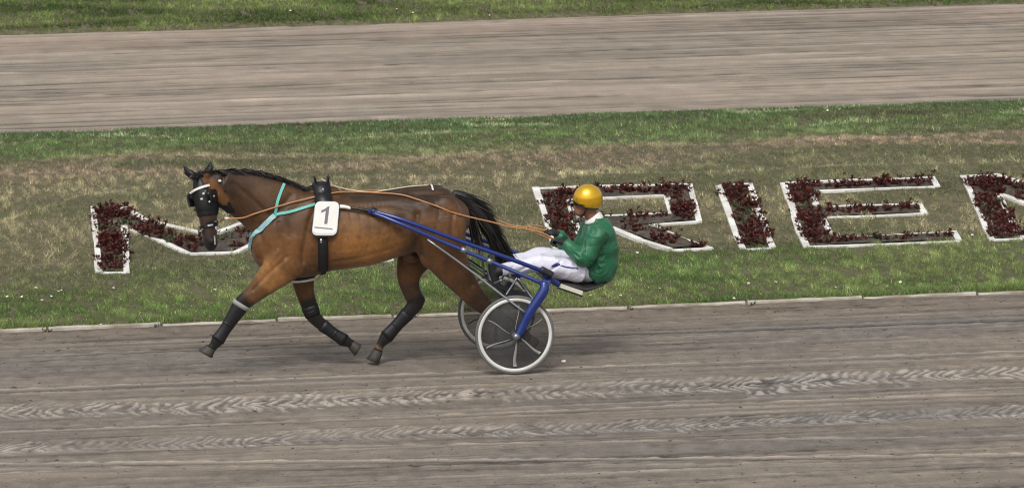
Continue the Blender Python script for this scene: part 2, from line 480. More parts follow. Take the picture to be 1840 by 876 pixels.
# ------------------------------------------------------------------ kerb slabs
kerb = empty('kerb', (0, KERB_Y, 0), 'row of pale weathered edging slabs between dirt track and grass verge', 'kerb')
def px_on_line(x, Y, z):          # world X where the pixel column x meets the line (.,Y,z)
    lo, hi = -30, 30
    for _ in range(50):
        m = (lo + hi) / 2; d = np.array([m, Y, z]) - CAM
        if 920 + FPX * (d @ crt) / (d @ fwd) < x: lo = m
        else: hi = m
    return lo
joints = [-540, -330, -122, 85, 290, 497, 705, 912, 1128, 1340, 1550, 1755, 1965, 2170, 2380]
kx = [px_on_line(j, KERB_Y, .03) for j in joints]
for a, b in zip(kx[:-1], kx[1:]):
    n = 9
    t = np.linspace(0, 1, n); X = a + .012 + (b - a - .024) * t
    h0, h1 = .042 + random.uniform(-.012, .010), .042 + random.uniform(-.012, .010); y0 = KERB_Y + random.uniform(-.012, .012); y1 = KERB_Y + random.uniform(-.012, .012)
    V = []; F = []
    for i in range(n):
        h = h0 + (h1 - h0) * t[i] + random.uniform(-.003, .003); y = y0 + (y1 - y0) * t[i] + random.uniform(-.003, .003)
        c = .006
        V += [(X[i], y - .03, -.1), (X[i], y - .03, h - c), (X[i], y - .03 + c, h), (X[i], y + .03 - c, h), (X[i], y + .03, h - c), (X[i], y + .03, -.1)]
    for i in range(n - 1):
        for k in range(5): F.append((i * 6 + k, (i + 1) * 6 + k, (i + 1) * 6 + k + 1, i * 6 + k + 1))
    F += [tuple(range(5, -1, -1)), tuple(range((n - 1) * 6, n * 6))]
    V = np.array(V); mesh_obj('edging_slab', V, fix_orient(V, F), KERB, kerb, smooth=False)

# ------------------------------------------------------------------ flower-bed letters
def plant_mesh(kind, seed):
    R = random.Random(seed); V = []; F = []; C = []
    def leaf(b, d, L, w, c):
        az = R.uniform(0, 6.283); s = Vector((math.cos(az), math.sin(az), R.uniform(-.3, .3))); s = (s - d * s.dot(d)).normalized(); nrm = d.cross(s)
        o = len(V); V.extend([b, b + d * L * .5 + s * w + nrm * .004, b + d * L, b + d * L * .5 - s * w + nrm * .004]); F.extend([(o, o + 1, o + 2), (o, o + 2, o + 3)]); C.extend([c] * 4)
    reds = [s2l(98, 36, 35), s2l(76, 29, 29), s2l(118, 46, 42), s2l(88, 54, 44), s2l(62, 30, 28), s2l(76, 60, 44)]; greens = [s2l(66, 84, 44), s2l(92, 100, 62), s2l(110, 112, 80), s2l(54, 70, 38)]
    pal = reds if kind == 'red' else greens
    sprigs = 10 if kind == 'red' else 7
    for i in range(sprigs):
        az = R.uniform(0, 6.283); out = R.uniform(.01, .085); h = R.uniform(.03, .09) if i > 1 else R.uniform(.09, .15)
        b = Vector((math.cos(az) * out, math.sin(az) * out, 0)); t = Vector((math.cos(az) * R.uniform(0, .05), math.sin(az) * R.uniform(0, .05), h))
        c0 = pal[R.randrange(len(pal))]
        o = len(V); V.extend([b + Vector((-.004, 0, 0)), b + Vector((.004, 0, 0)), b + t, b + Vector((0, -.004, 0)), b + Vector((0, .004, 0))]); F.extend([(o, o + 1, o + 2), (o + 3, o + 4, o + 2)]); C.extend([c0] * 5)
        o = len(V); V.extend([Vector((0, 0, -.005)), b + Vector((.006, 0, .004)), b + Vector((-.006, 0, .004))]); F.append((o, o + 1, o + 2)); C.extend([c0] * 3)
        for k in range(16):
            q = R.uniform(.05, 1); a2 = R.uniform(0, 6.283); tl = R.uniform(.3, 1.4) * (1.1 - .5 * q)
            leaf(b + t * q, Vector((math.cos(a2) * math.sin(tl), math.sin(a2) * math.sin(tl), math.cos(tl))), R.uniform(.024, .05), R.uniform(.006, .012), pal[R.randrange(len(pal))])
    return mesh_data('leaves', V, F, REDLEAF if kind == 'red' else WEED, smooth=False, cols=np.array(C))
RED = [plant_mesh('red', i) for i in range(7)]; GREEN = [plant_mesh('green', 50 + i) for i in range(3)]

def interp_px(a, b, t): return (a[0] + (b[0] - a[0]) * t, a[1] + (b[1] - a[1]) * t)
def letter(name, label, where, outline, strokes, skip_plants=()):
    g0 = on_ground(*outline[0][0])
    root = empty('letter_bed', g0, label, 'flower bed', 'white-edged letter beds on the bank')
    for (a, b) in outline:
        A, B = on_ground(*a), on_ground(*b)
        L = np.linalg.norm(B - A); n = max(1, round(L / .62))
        for i in range(n):
            p = A + (B - A) * (i / n); q = A + (B - A) * ((i + 1) / n)
            d = (q - p) / np.linalg.norm(q - p)
            p = p + d * .006; q = q - d * .006
            p[2] = gz(p[0], p[1]); q[2] = gz(q[0], q[1])
            off = np.array([random.uniform(-.008, .008), random.uniform(-.008, .008), random.uniform(0, .01)])
            hz = abs(d[0]) > .8
            off[2] -= .024 if hz else .016
            V, F = box(p + off, q + off + np.array([0, 0, random.uniform(-.006, .006)]), (0, -.15, 1), (.046 if hz else .064) + random.uniform(-.008, .008), .075)
            o = mesh_obj('edging_stone', V, F, STONE, root, smooth=False)
    group = 'dark red bedding plants in the letter beds'
    zoff = .010
    for k, (quad, rows, dens) in enumerate(strokes):
        # quad: photo corners a0,a1 (one end) b0,b1 (other end): stroke runs a->b
        a0, a1, b0, b1 = quad
        zoff += .0035
        nn, mm = 16, 4
        V = []; F = []
        for i in range(nn + 1):
            for j in range(mm + 1):
                p = interp_px(interp_px(a0, a1, j / mm), interp_px(b0, b1, j / mm), i / nn)
                w = on_ground(*p); V.append((w[0], w[1], gz(w[0], w[1]) + zoff + random.uniform(0, .012) * (0 < j < mm)))
        for i in range(nn):
            for j in range(mm):
                o = i * (mm + 1) + j; F.append((o, o + mm + 1, o + mm + 2, o + 1))
        mesh_obj('soil_bed', V, F, MULCH, root)
        c0 = on_ground(*interp_px(a0, a1, .5)); c1 = on_ground(*interp_px(b0, b1, .5))
        n = max(2, int(np.linalg.norm(c1 - c0) / .125))
        for i in range(n):
            for r in range(rows):
                if random.random() > (dens * .9 if rows > 1 else 1): continue
                s = (r + .5) / rows + random.uniform(-.12, .12); t = (i + random.uniform(.2, .8)) / n
                w = on_ground(*interp_px(interp_px(a0, a1, s), interp_px(b0, b1, s), t))
                red = random.random() > .10
                me = random.choice(RED) if red else random.choice(GREEN)
                o = link_mesh('bedding_plant' if red else 'weed_plant', me)
                o.location = (w[0], w[1], gz(w[0], w[1]) + .005); o.rotation_euler = (random.uniform(-.15, .15), random.uniform(-.15, .15), random.uniform(0, 6.28))
                sc = random.uniform(.75, 1.25) * (1 if red else .9); o.scale = (sc * 1.1, sc * 1.1, sc * .72)
                if red: tag(o, 'small dark red leafy bedding plant in ' + where, 'plant', 'dark red bedding plants in ' + where)
                else: tag(o, 'small green weed among the red plants in ' + where, 'weed', 'green weeds in ' + where)
    return root

letter('m', 'leftmost white-edged letter M bed, partly hidden by the horse head and body', 'the leftmost letter M bed',
       [((168, 375), (178, 491)), ((168, 375), (222, 376)), ((180, 492), (228, 491)), ((222, 408), (229, 491)), ((222, 376), (262, 399)),
        ((235, 415), (340, 457)), ((340, 458), (425, 455)), ((425, 455), (530, 405)), ((262, 399), (380, 425)), ((380, 425), (560, 362)),
        ((560, 362), (625, 359)), ((625, 359), (702, 470)), ((640, 473), (702, 470)), ((590, 405), (640, 473)), ((530, 405), (590, 405))],
       [(((172, 379), (219, 379), (183, 489), (224, 489)), 2, .82), (((214, 380), (228, 412), (345, 440), (348, 455)), 2, .72), (((340, 432), (345, 456), (428, 428), (420, 453)), 2, .5),
        (((395, 428), (425, 452), (560, 366), (580, 395)), 2, .8), (((565, 365), (622, 363), (645, 470), (695, 468)), 2, .6)])
letter('r', 'white-edged letter R bed behind the driver', 'the letter R bed behind the driver',
       [((962, 340), (1004, 462)), ((962, 341), (1236, 333)), ((1238, 333), (1255, 401)), ((1168, 407), (1255, 401)), ((1020, 361), (1042, 424)),
        ((1022, 360), (1195, 354)), ((1197, 355), (1206, 384)), ((1035, 391), (1206, 385)), ((1098, 412), (1205, 452)), ((1205, 452), (1278, 449)),
        ((1168, 407), (1278, 449)), ((1042, 424), (1054, 460)), ((1004, 462), (1054, 460)), ((1042, 416), (1098, 412))],
       [(((966, 343), (1018, 342), (1007, 459), (1050, 457)), 2, .8), (((1018, 342), (1022, 358), (1196, 337), (1197, 352)), 1, 1.), (((1199, 337), (1234, 336), (1209, 400), (1251, 399)), 2, .8),
        (((1038, 394), (1044, 414), (1206, 388), (1206, 402)), 2, .62), (((1100, 410), (1164, 408), (1210, 449), (1270, 447)), 2, .55)])
letter('i', 'narrow white-edged letter I bed between the R and the E', 'the letter I bed',
       [((1290, 336), (1336, 449)), ((1347, 333), (1389, 447)), ((1337, 450), (1386, 448)), ((1290, 336), (1346, 333))],
       [(((1294, 338), (1344, 336), (1338, 447), (1384, 446)), 3, .72)])
letter('e', 'white-edged letter E bed on the right of the bank', 'the letter E bed',
       [((1408, 331), (1449, 446)), ((1453, 446), (1724, 435)), ((1714, 419), (1723, 434)), ((1500, 429), (1712, 419)), ((1477, 396), (1489, 420)),
        ((1484, 392), (1660, 386)), ((1650, 368), (1661, 386)), ((1486, 374), (1650, 368)), ((1458, 348), (1467, 373)), ((1462, 346), (1680, 337)),
        ((1673, 320), (1683, 337)), ((1412, 331), (1673, 320))],
       [(((1413, 334), (1458, 333), (1452, 443), (1492, 441)), 2, .9), (((1456, 333), (1461, 344), (1670, 322), (1677, 335)), 1, 1.), (((1472, 377), (1482, 390), (1650, 370), (1656, 384)), 1, .9),
        (((1492, 431), (1494, 442), (1712, 421), (1719, 432)), 1, 1.)])
letter('m2', 'white-edged letter M bed cut off by the right edge', 'the letter M bed at the right edge',
       [((1730, 318), (1783, 433)), ((1732, 318), (1786, 316)), ((1786, 316), (1965, 372)), ((1793, 352), (1836, 430)), ((1785, 433), (1838, 431)),
        ((1798, 352), (1935, 399)), ((1935, 399), (2020, 395)), ((1965, 372), (2100, 300)), ((2020, 395), (2120, 340))],
       [(((1735, 321), (1788, 320), (1786, 430), (1832, 429)), 2, .85), (((1790, 320), (1796, 349), (1945, 374), (1940, 396)), 2, .8), (((1945, 374), (1990, 394), (2090, 308), (2110, 340)), 2, .6)])

# ------------------------------------------------------------------ grass
f1 = Field(.35, .16, 11); f2 = Field(.022, .08, 12, d=.022); f3 = Field(1.1, .45, 13); f4 = Field(.35, .18, 14)
def lerp(a, b, t): return a + (b - a) * t[:, None]
def grass_patch(name, label, xr, yr, count, hscale, wscale, zone):
    n = count
    x = rng.uniform(*xr, n); y = rng.uniform(*yr, n)
    keep = rng.random(n) < np.clip(.88 + .16 * f2(x, y), .4, 1)
    x, y = x[keep], y[keep]; n = len(x)
    col, dens, hh = zone(x, y)
    keep = rng.random(n) < dens
    x, y, col, hh = x[keep], y[keep], col[keep], hh[keep]; n = len(x)
    h = hscale * hh * rng.uniform(.55, 1.25, n) * np.clip(1 + .35 * f2(x, y), .3, 2)
    az = rng.uniform(0, 2 * np.pi, n); lean = rng.uniform(.3, 1.5, n)
    w = wscale * rng.uniform(.6, 1.3, n)
    z = gz(x, y) - .004
    d = np.stack([np.cos(az) * np.sin(lean), np.sin(az) * np.sin(lean), np.cos(lean)], 1)
    fa = rng.uniform(0, np.pi, n)
    s = np.stack([np.cos(fa), np.sin(fa), np.zeros(n)], 1)
    base = np.stack([x, y, z], 1)
    V = np.stack([base - s * w[:, None] / 2, base + s * w[:, None] / 2, base + d * h[:, None]], 1).reshape(-1, 3)
    c = col * (rng.uniform(.55, 1.45, n) * np.clip(1 + .24 * f2(x, y), .4, 1.8))[:, None]
    Cc = np.repeat(c, 3, axis=0).reshape(n, 3, 3); Cc[:, 2] *= 1.12
    F = np.arange(3 * n).reshape(n, 3)
    o = mesh_obj(name, V, F, GRASS, smooth=False, cols=Cc.reshape(-1, 3))
    return tag(o, label, 'grass', kind='stuff')
G_MID, G_LUSH, G_OLIVE = np.array(s2l(124, 136, 86)), np.array(s2l(94, 126, 64)), np.array(s2l(128, 131, 98))
G_DRY, G_BROWN, G_STRAW = np.array(s2l(158, 150, 121)), np.array(s2l(150, 133, 114)), np.array(s2l(212, 205, 168))
def sstep(a, b, x):
    t = np.clip((x - a) / (b - a), 0, 1); return t * t * (3 - 2 * t)
def zone_verge(x, y):
    t = np.clip(.5 + .28 * f3(x, y) + .2 * f4(x, y), 0, 1)
    c = lerp(np.broadcast_to(G_LUSH, (len(x), 3)), np.broadcast_to(G_MID, (len(x), 3)), t)
    dry = sstep(4.15, 5.3, y + .25 * f3(x, y) + .12 * f4(x, y) - .12 * (x + 1))
    c = lerp(c, np.broadcast_to(G_OLIVE * .95, (len(x), 3)), dry)
    pale = rng.random(len(x)) < .05
    c[pale] = G_STRAW * .9
    c = c * (1 + .10 * f4(x, y))[:, None]
    hh = 1 + .8 * np.exp(-((y - 2.38) / .12) ** 2) * np.clip(.4 + .6 * f4(x, y) + .3 * f2(x, y), 0, 2)
    return c, np.ones(len(x)), hh
_lx = np.array([-4.6, -4.12, -3.65, -3.23, -2.75, -2.35, -1, 1, 3.07, 4.55, 6.57, 9]); _ly = np.array([6.5, 7.0, 7.38, 7.83, 8.12, 8.22, 8.3, 8.2, 8.06, 7.98, 7.95, 7.95])
def zone_bank(x, y):
    n = len(x)
    t = np.clip(.66 + .35 * f3(x, y) + .4 * f4(x, y) - .045 * (x - 1), 0, 1)
    c = lerp(np.broadcast_to(G_OLIVE, (n, 3)), np.broadcast_to(G_DRY, (n, 3)), t)
    br = sstep(8.3, 9.0, y + .25 * f3(x, y)) * (1 - sstep(10.0, 10.8, y + .3 * f3(x, y))) * np.clip(.6 + .4 * f4(x, y), 0, 1)
    c = lerp(c, np.broadcast_to(G_BROWN, (n, 3)), br)
    gr = sstep(10.2, 11.3, y + .35 * f3(x, y))
    c = lerp(c, np.broadcast_to(np.array(s2l(96, 122, 72)), (n, 3)), gr * np.clip(.8 + .25 * f4(x, y), .2, 1))
    dk = sstep(12.6, 13.8, y + .4 * f4(x, y)) * .6
    c = lerp(c, np.broadcast_to(np.array(s2l(80, 104, 70)), (n, 3)), dk)
    fl = (rng.random(n) < .35) * (f4(x, y) > 1.1) * (y > 12.2)
    c = lerp(c, np.broadcast_to(G_STRAW, (n, 3)), .7 * fl)
    ln = np.exp(-((y - np.interp(x, _lx, _ly) + .02 * f3(x, y)) / .06) ** 2) * .55
    c = lerp(c, np.broadcast_to(G_STRAW, (n, 3)), ln)
    pale = rng.random(n) < .08
    c[pale] = lerp(c[pale], np.broadcast_to(G_STRAW, (pale.sum(), 3)), np.full(pale.sum(), .6))
    c = c * (1 + .12 * f4(x, y))[:, None]
    edge = 1 - sstep(14.75, 15.15, y + .1 * f2(x, y) + .08 * f4(x, y))
    return c, edge, 1 + .2 * gr
def zone_far(x, y):
    n = len(x)
    t = np.clip(.5 + .3 * f3(x, y) + .3 * f4(x, y), 0, 1)
    c = lerp(np.broadcast_to(np.array(s2l(84, 104, 54)), (n, 3)), np.broadcast_to(np.array(s2l(122, 134, 82)), (n, 3)), t)
    edge = sstep(24.0, 24.7, y + .12 * f2(x, y) + .1 * f4(x, y))
    c = c * (1 + .14 * f4(x, y))[:, None]
    return c, edge, np.ones(n)
grass_patch('verge_grass', 'short green mown grass between the kerb and the letter beds', (-6.5, 8), (2.315, 5.4), 640000, .034, .0065, zone_verge)
grass_patch('bank_grass', 'dry olive and brown grass on the bank around the letter beds', (-6.5, 10.5), (5.25, 15.2), 1250000, .032, .0085, zone_bank)
grass_patch('far_grass', 'green grass beyond the far dirt track', (-6, 13.5), (24.05, 29), 330000, .042, .013, zone_far)

# ------------------------------------------------------------------ horse
COAT = material('bay_coat', rough=.45, var=.26, vscale=26, bump=.3, bscale=130, attr=True, spec=.32, sheen=.15, bdist=.004)
HOOF = material('hoof_horn', s2l(62, 58, 54), .6, .25, 30, .2, 60)
HAIR = material('black_hair', s2l(26, 22, 20), .45, .3, 20, .3, 200, spec=.5)
LEATHER = material('black_leather', s2l(22, 22, 24), .38, .2, 25, .15, 120)
BOOTM = material('black_neoprene', s2l(24, 24, 27), .45, .3, 22, .25, 90)
GREYBAND = material('grey_band', s2l(150, 148, 145), .6, .1, 20)
WHITE_STRAP = material('white_strap', s2l(226, 224, 216), .5, .08, 20)
TEAL = material('teal_web', s2l(112, 190, 176), .6, .12, 30, .1, 200)
PALETEAL = material('pale_teal_pad', s2l(162, 205, 212), .6, .12, 30, .1, 150)
CHROME = material('chrome', (.75, .75, .76), .2, .05, 10, metal=1.)
PLATEW = material('plate_white', s2l(238, 237, 232), .4, .05, 8)
PRINT = material('plate_print', s2l(118, 116, 124), .6, .1, 20)
REIN = material('tan_rein', s2l(196, 138, 92), .55, .15, 20, .1, 120)
CREAM = material('cream_line', s2l(206, 196, 168), .55, .1, 20)

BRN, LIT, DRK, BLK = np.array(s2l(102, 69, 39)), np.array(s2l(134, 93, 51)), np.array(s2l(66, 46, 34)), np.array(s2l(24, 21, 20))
hp = lambda x, y, Y=0.: onY(x, y, Y)
skel = []                                           # (point, colour) pairs that tint the coat
def px_loft(st, Y, **kw):
    out = []
    for s in st:
        x, y, r, a = s[:4]
        p = hp(x, y, s[5] if len(s) > 5 else Y)
        out.append((p, a, r * M_PX))
        if len(s) > 4 and s[4] is not None: skel.append((p, s[4]))
    return loft(out, **kw)
def torso_st(x, top, bot, a, c): return (x, (top + bot) / 2, (bot - top) / 2, a, c)
parts = []
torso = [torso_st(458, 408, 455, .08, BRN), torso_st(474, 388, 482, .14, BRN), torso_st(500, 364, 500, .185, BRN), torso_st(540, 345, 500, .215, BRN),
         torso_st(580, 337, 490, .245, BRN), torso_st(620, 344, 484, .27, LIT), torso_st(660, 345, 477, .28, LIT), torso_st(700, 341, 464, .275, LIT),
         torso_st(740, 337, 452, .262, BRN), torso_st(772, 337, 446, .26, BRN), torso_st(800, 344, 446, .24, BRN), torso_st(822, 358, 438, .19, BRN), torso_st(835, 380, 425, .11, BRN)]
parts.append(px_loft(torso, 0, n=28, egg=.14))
neck = [(396, 333, 31, .075, DRK, -.03), (416, 342, 38, .08, BRN * .8, -.015), (443, 352, 46, .098, BRN * .85), (480, 370, 54, .13, BRN * .9), (520, 392, 58, .165, BRN), (560, 408, 55, .19, BRN)]
parts.append(px_loft(neck, 0, n=24, egg=.12))
legs = {
 'near_fore': (-.15, [(528, 425, 48, .07, BRN), (515, 468, 37, .08, BRN), (487, 498, 27, .068, LIT), (457, 526, 18, .055, BRN), (433, 547, 15, .047, BLK), (419, 569, 12, .038, BLK),
                      (404, 592, 10, .03, BLK), (391, 611, 12, .038, BLK), (384, 621, 8.5, .03, BLK), (379, 626, 10, .034, BLK)]),
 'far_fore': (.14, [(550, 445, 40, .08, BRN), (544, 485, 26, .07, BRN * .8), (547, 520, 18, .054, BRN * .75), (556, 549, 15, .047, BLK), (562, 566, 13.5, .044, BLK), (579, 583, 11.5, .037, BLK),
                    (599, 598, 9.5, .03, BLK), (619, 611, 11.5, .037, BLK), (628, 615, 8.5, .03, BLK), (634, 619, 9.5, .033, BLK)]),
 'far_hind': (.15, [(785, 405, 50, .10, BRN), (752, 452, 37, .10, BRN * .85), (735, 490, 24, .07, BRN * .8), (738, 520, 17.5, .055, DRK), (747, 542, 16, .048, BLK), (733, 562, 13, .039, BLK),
                    (713, 584, 10.5, .032, BLK), (694, 605, 12.5, .038, BLK), (684, 618, 8.5, .03, BLK), (679, 626, 10, .034, np.array(s2l(118, 92, 70)))]),
 'near_hind': (-.155, [(785, 392, 54, .11, BRN), (790, 430, 50, .125, BRN), (808, 472, 36, .095, BRN), (836, 512, 24, .066, BRN * .8), (862, 543, 17.5, .05, DRK), (884, 559, 12.5, .038, BLK),
                      (914, 582, 11.5, .035, BLK), (939, 601, 12.5, .038, BLK), (949, 607, 9.5, .033, BLK), (954, 610, 9.5, .034, BLK)])}
for Y, st in legs.values(): parts.append(px_loft(st, Y, n=18))
# muscle masses
E3 = lambda x, y, Y, rx, ry, rz: ellipsoid(hp(x, y, Y), (rx, ry, rz))
parts += [E3(505, 430, -.13, .17, .08, .22), E3(505, 430, .13, .17, .08, .22), E3(470, 440, -.07, .09, .08, .13), E3(470, 440, .07, .09, .08, .13), E3(800, 395, -.15, .16, .09, .22), E3(800, 395, .15, .16, .09, .22),
          E3(773, 455, -.16, .10, .07, .14), E3(755, 450, .15, .09, .07, .14), E3(579, 345, 0, .16, .07, .06), E3(760, 346, 0, .26, .12, .06),
          E3(758, 538, .15, .032, .03, .05), E3(868, 534, -.155, .05, .03, .032), E3(740, 462, 0, .075, .06, .05), E3(530, 478, -.16, .09, .05, .10)]
# head, turned towards the camera
HO = hp(360, 317, -.05); HM = hp(379, 442, -.17)
HU = (HM - HO) / np.linalg.norm(HM - HO)
_v = np.array([-math.cos(math.radians(50)), -math.sin(math.radians(50)), 0]); HV = _v - HU * (_v @ HU); HV /= np.linalg.norm(HV)
HW = np.cross(HU, HV);  HW = HW if HW[0] > 0 else -HW
_c, _s = math.cos(math.radians(7)), math.sin(math.radians(7))
HU, HW = HU * _c + HW * _s * .0, HW
hd = lambda u, v, w: HO + HU * u + HV * v + HW * w
hst = [(-.03, .035, -.06, .05), (.03, .07, -.11, .075), (.10, .088, -.15, .095), (.17, .09, -.155, .108), (.25, .09, -.155, .104), (.33, .082, -.135, .09), (.42, .075, -.10, .074),
       (.50, .07, -.085, .068), (.57, .07, -.08, .07), (.615, .055, -.07, .06), (.645, .025, -.055, .04)]
HEADC = [BRN, LIT, LIT, LIT, BRN, DRK, DRK * .8, DRK * .7, BLK * 1.4, BLK, BLK]
hst = [(u, a * .95, b * .95, w * (.9 if .05 < u < .5 else .95)) for u, a, b, w in hst]
parts.append(loft([(hd(u, (a + b) / 2, 0), w, (a - b) / 2) for u, a, b, w in hst], n=22, lateral=HW, k=4))
for (u, a, b, w), c in zip(hst, HEADC): skel.append((hd(u, (a + b) / 2, 0), c))
for s in (-1, 1):
    parts.append(ellipsoid(hd(.165, .035, s * .092), (.03, .026, .026)))
    parts.append(ellipsoid(hd(.58, .03, s * .045), (.024, .024, .024)))
    e0 = hd(.0, .0, s * .06); tip = hd(-.125, .03, s * .15) if s < 0 else hd(-.125, -.03, s * .12)
    m = e0 * .5 + tip * .5 + HW * s * .012
    parts.append(loft([(e0, .034, .022), (m, .036, .02), (e0 * .2 + tip * .8, .02, .012), (tip, .006, .005)], n=12, lateral=HW, k=3))
    skel.append((e0, BLK)); skel.append((tip, BLK)); skel.append((m, BLK))
parts.append(loft([(hp(396, 330, -.03), .07, .11), (hd(.06, -.05, 0), .07, .10)], n=16, k=1))
BV, BF, BN = remesh(parts, .011, 7, .5)
_b0 = BVHTree.FromPolygons([tuple(v) for v in BV], [tuple(f) for f in BF])
def carve(px, depth, s, both=True):
    """press a groove (or raise a ridge, depth < 0) along photo points lying on the near flank, mirrored to the far flank."""
    global BV
    P = catmull([(*p, 0) for p in px], 8); pts = []
    for x, y, _ in P:
        loc, n, i, d = _b0.ray_cast(Vector(CAM), Vector(ray(x, y)).normalized())
        if loc is not None: pts.append(np.array(loc))
    pts = np.array(pts)
    for q in ([pts, mir(pts)] if both else [pts]):
        m = np.abs(BV - q.mean(0)).max(1) < .6
        sub = BV[m]; d2 = ((sub[:, None] - q[None]) ** 2).sum(2).min(1)
        BV[m] = sub - BN[m] * (1.5 * depth * np.exp(-d2 / s ** 2))[:, None]
carve([(570, 365), (556, 400), (548, 440), (546, 470)], .016, .028)
carve([(522, 352), (500, 380), (474, 408)], .012, .03)
carve([(500, 400), (506, 440), (512, 462)], .008, .018)
carve([(515, 462), (482, 492), (455, 520)], .008, .016, False)
carve([(500, 452), (470, 488)], -.006, .02, False)
carve([(750, 385), (748, 420), (757, 458)], .018, .028)
carve([(814, 385), (812, 430), (824, 475), (848, 512)], .010, .02, False)
carve([(790, 375), (785, 420), (797, 462)], .006, .018, False)
carve([(640, 372), (700, 368), (745, 378)], .006, .03)
carve([(722, 398), (728, 410)], .014, .06)
carve([(600, 470), (650, 462), (705, 448)], .005, .022)
carve([(580, 350), (625, 356), (690, 352)], .006, .025)
carve([(760, 362), (770, 370)], -.012, .04)
for k in range(6): carve([(612 + 17 * k, 382 + k), (617 + 17 * k, 415), (610 + 17 * k, 450 - 2 * k)], .0028, .013)
carve([(420, 330), (450, 355), (480, 385)], .007, .022)
carve([(418, 365), (440, 388)], -.006, .02)
# coat colour from the nearest skeleton stations
sp = np.array([p for p, c in skel]); scol = np.array([c for p, c in skel])
wsum = np.zeros(len(BV)); csum = np.zeros((len(BV), 3))
for p, c in zip(sp, scol):
    d2 = ((BV - p) ** 2).sum(1) + 1e-4; w = d2 ** -3; wsum += w; csum += w[:, None] * c
bcol = csum / wsum[:, None]
g = noise2(64, 64, .05, .05, .12, .12, 77)
ii = ((BV[:, 0] / .05).astype(int)) % 64; jj = (((BV[:, 2] + BV[:, 1]) / .05).astype(int)) % 64
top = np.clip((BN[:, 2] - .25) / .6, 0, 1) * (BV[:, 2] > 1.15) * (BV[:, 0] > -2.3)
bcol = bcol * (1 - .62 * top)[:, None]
def blob(c, r, seed, n=60):          # smooth 3-D mottling: sum of random plane waves
    R_ = np.random.default_rng(seed); out = np.zeros(len(c))
    for _ in range(n):
        k = R_.normal(0, 1 / r, 3); out += np.cos(c @ k + R_.uniform(0, 6.28))
    return out / math.sqrt(n / 2)
bcol = bcol * np.clip(1 + .10 * blob(BV, .12, 1) + .09 * blob(BV, .045, 2) + .05 * blob(BV, .018, 3), .55, 1.5)[:, None]
fl = np.clip(np.exp(-(((BV[:, 0] + 1.05) / .38) ** 2 + ((BV[:, 2] - 1.25) / .14) ** 2)), 0, 1) * (np.abs(BV[:, 1]) > .1)      # dark saddle and croup patches
bcol = bcol * (1 - .35 * np.clip(fl * (1 + .5 * blob(BV, .08, 4)), 0, 1))[:, None]
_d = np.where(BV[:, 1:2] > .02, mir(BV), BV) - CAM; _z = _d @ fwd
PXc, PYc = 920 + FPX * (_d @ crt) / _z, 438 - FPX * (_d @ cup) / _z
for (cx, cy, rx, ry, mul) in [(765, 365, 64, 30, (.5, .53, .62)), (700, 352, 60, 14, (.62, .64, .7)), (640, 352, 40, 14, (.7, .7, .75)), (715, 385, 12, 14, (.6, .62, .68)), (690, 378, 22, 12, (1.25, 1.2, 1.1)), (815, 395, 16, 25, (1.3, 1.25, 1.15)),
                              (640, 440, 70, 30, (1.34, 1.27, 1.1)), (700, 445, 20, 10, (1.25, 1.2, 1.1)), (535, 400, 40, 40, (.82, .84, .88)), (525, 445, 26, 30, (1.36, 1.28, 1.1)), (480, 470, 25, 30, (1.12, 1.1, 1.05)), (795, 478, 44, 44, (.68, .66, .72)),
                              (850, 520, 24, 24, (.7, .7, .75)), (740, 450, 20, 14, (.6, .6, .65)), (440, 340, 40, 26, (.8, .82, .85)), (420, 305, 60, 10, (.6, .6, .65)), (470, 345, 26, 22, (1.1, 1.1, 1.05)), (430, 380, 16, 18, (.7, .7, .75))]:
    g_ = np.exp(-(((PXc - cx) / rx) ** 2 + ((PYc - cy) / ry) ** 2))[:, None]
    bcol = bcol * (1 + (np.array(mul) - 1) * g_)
_t = np.clip(((PXc - 372) * 30 + (PYc - 320) * 38) / (30 ** 2 + 38 ** 2), 0, 1); CHEEK = np.hypot(PXc - 372 - 30 * _t, PYc - 320 - 38 * _t)      # bare brown cheek behind the blinker
_g = np.exp(-(CHEEK / 9) ** 4)[:, None] * (BV[:, 0] < -2.3)[:, None]
bcol = bcol * (1 - _g) + np.array(s2l(142, 96, 58)) * _g
nk = np.clip((-1.75 - BV[:, 0]) / .25, 0, 1) * np.clip((BV[:, 2] - 1.2) / .2, 0, 1) * (.6 + .4 * blob(BV, .1, 5))
bcol = bcol * (1 - .35 * np.clip(nk, 0, 1))[:, None]
under = np.clip((-BN[:, 2] - .5) / .5, 0, 1) * (BV[:, 2] < 1.1) * (BV[:, 0] > -1.3) * (BV[:, 0] < -.6)
bcol = bcol * (1 + .15 * under)[:, None]
horse = empty('horse', (-1.4, 0, 0), 'bay trotting horse with black legs and mane pulling the sulky', 'horse')
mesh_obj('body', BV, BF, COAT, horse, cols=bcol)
bvh = BVHTree.FromPolygons([tuple(v) for v in BV], [tuple(f) for f in BF])
def hit(x, y, off=.004):
    d = ray(x, y); loc, nrm, i, dist = bvh.ray_cast(Vector(CAM), Vector(d).normalized())
    if loc is None: return None
    nrm = nrm if nrm.dot(Vector(d)) < 0 else -nrm
    return np.array(loc) + np.array(nrm) * off, np.array(nrm)
def nearest(p, off=.004):
    loc, nrm, i, d = bvh.find_nearest(Vector(p)); return np.array(loc) + np.array(nrm) * off, np.array(nrm)
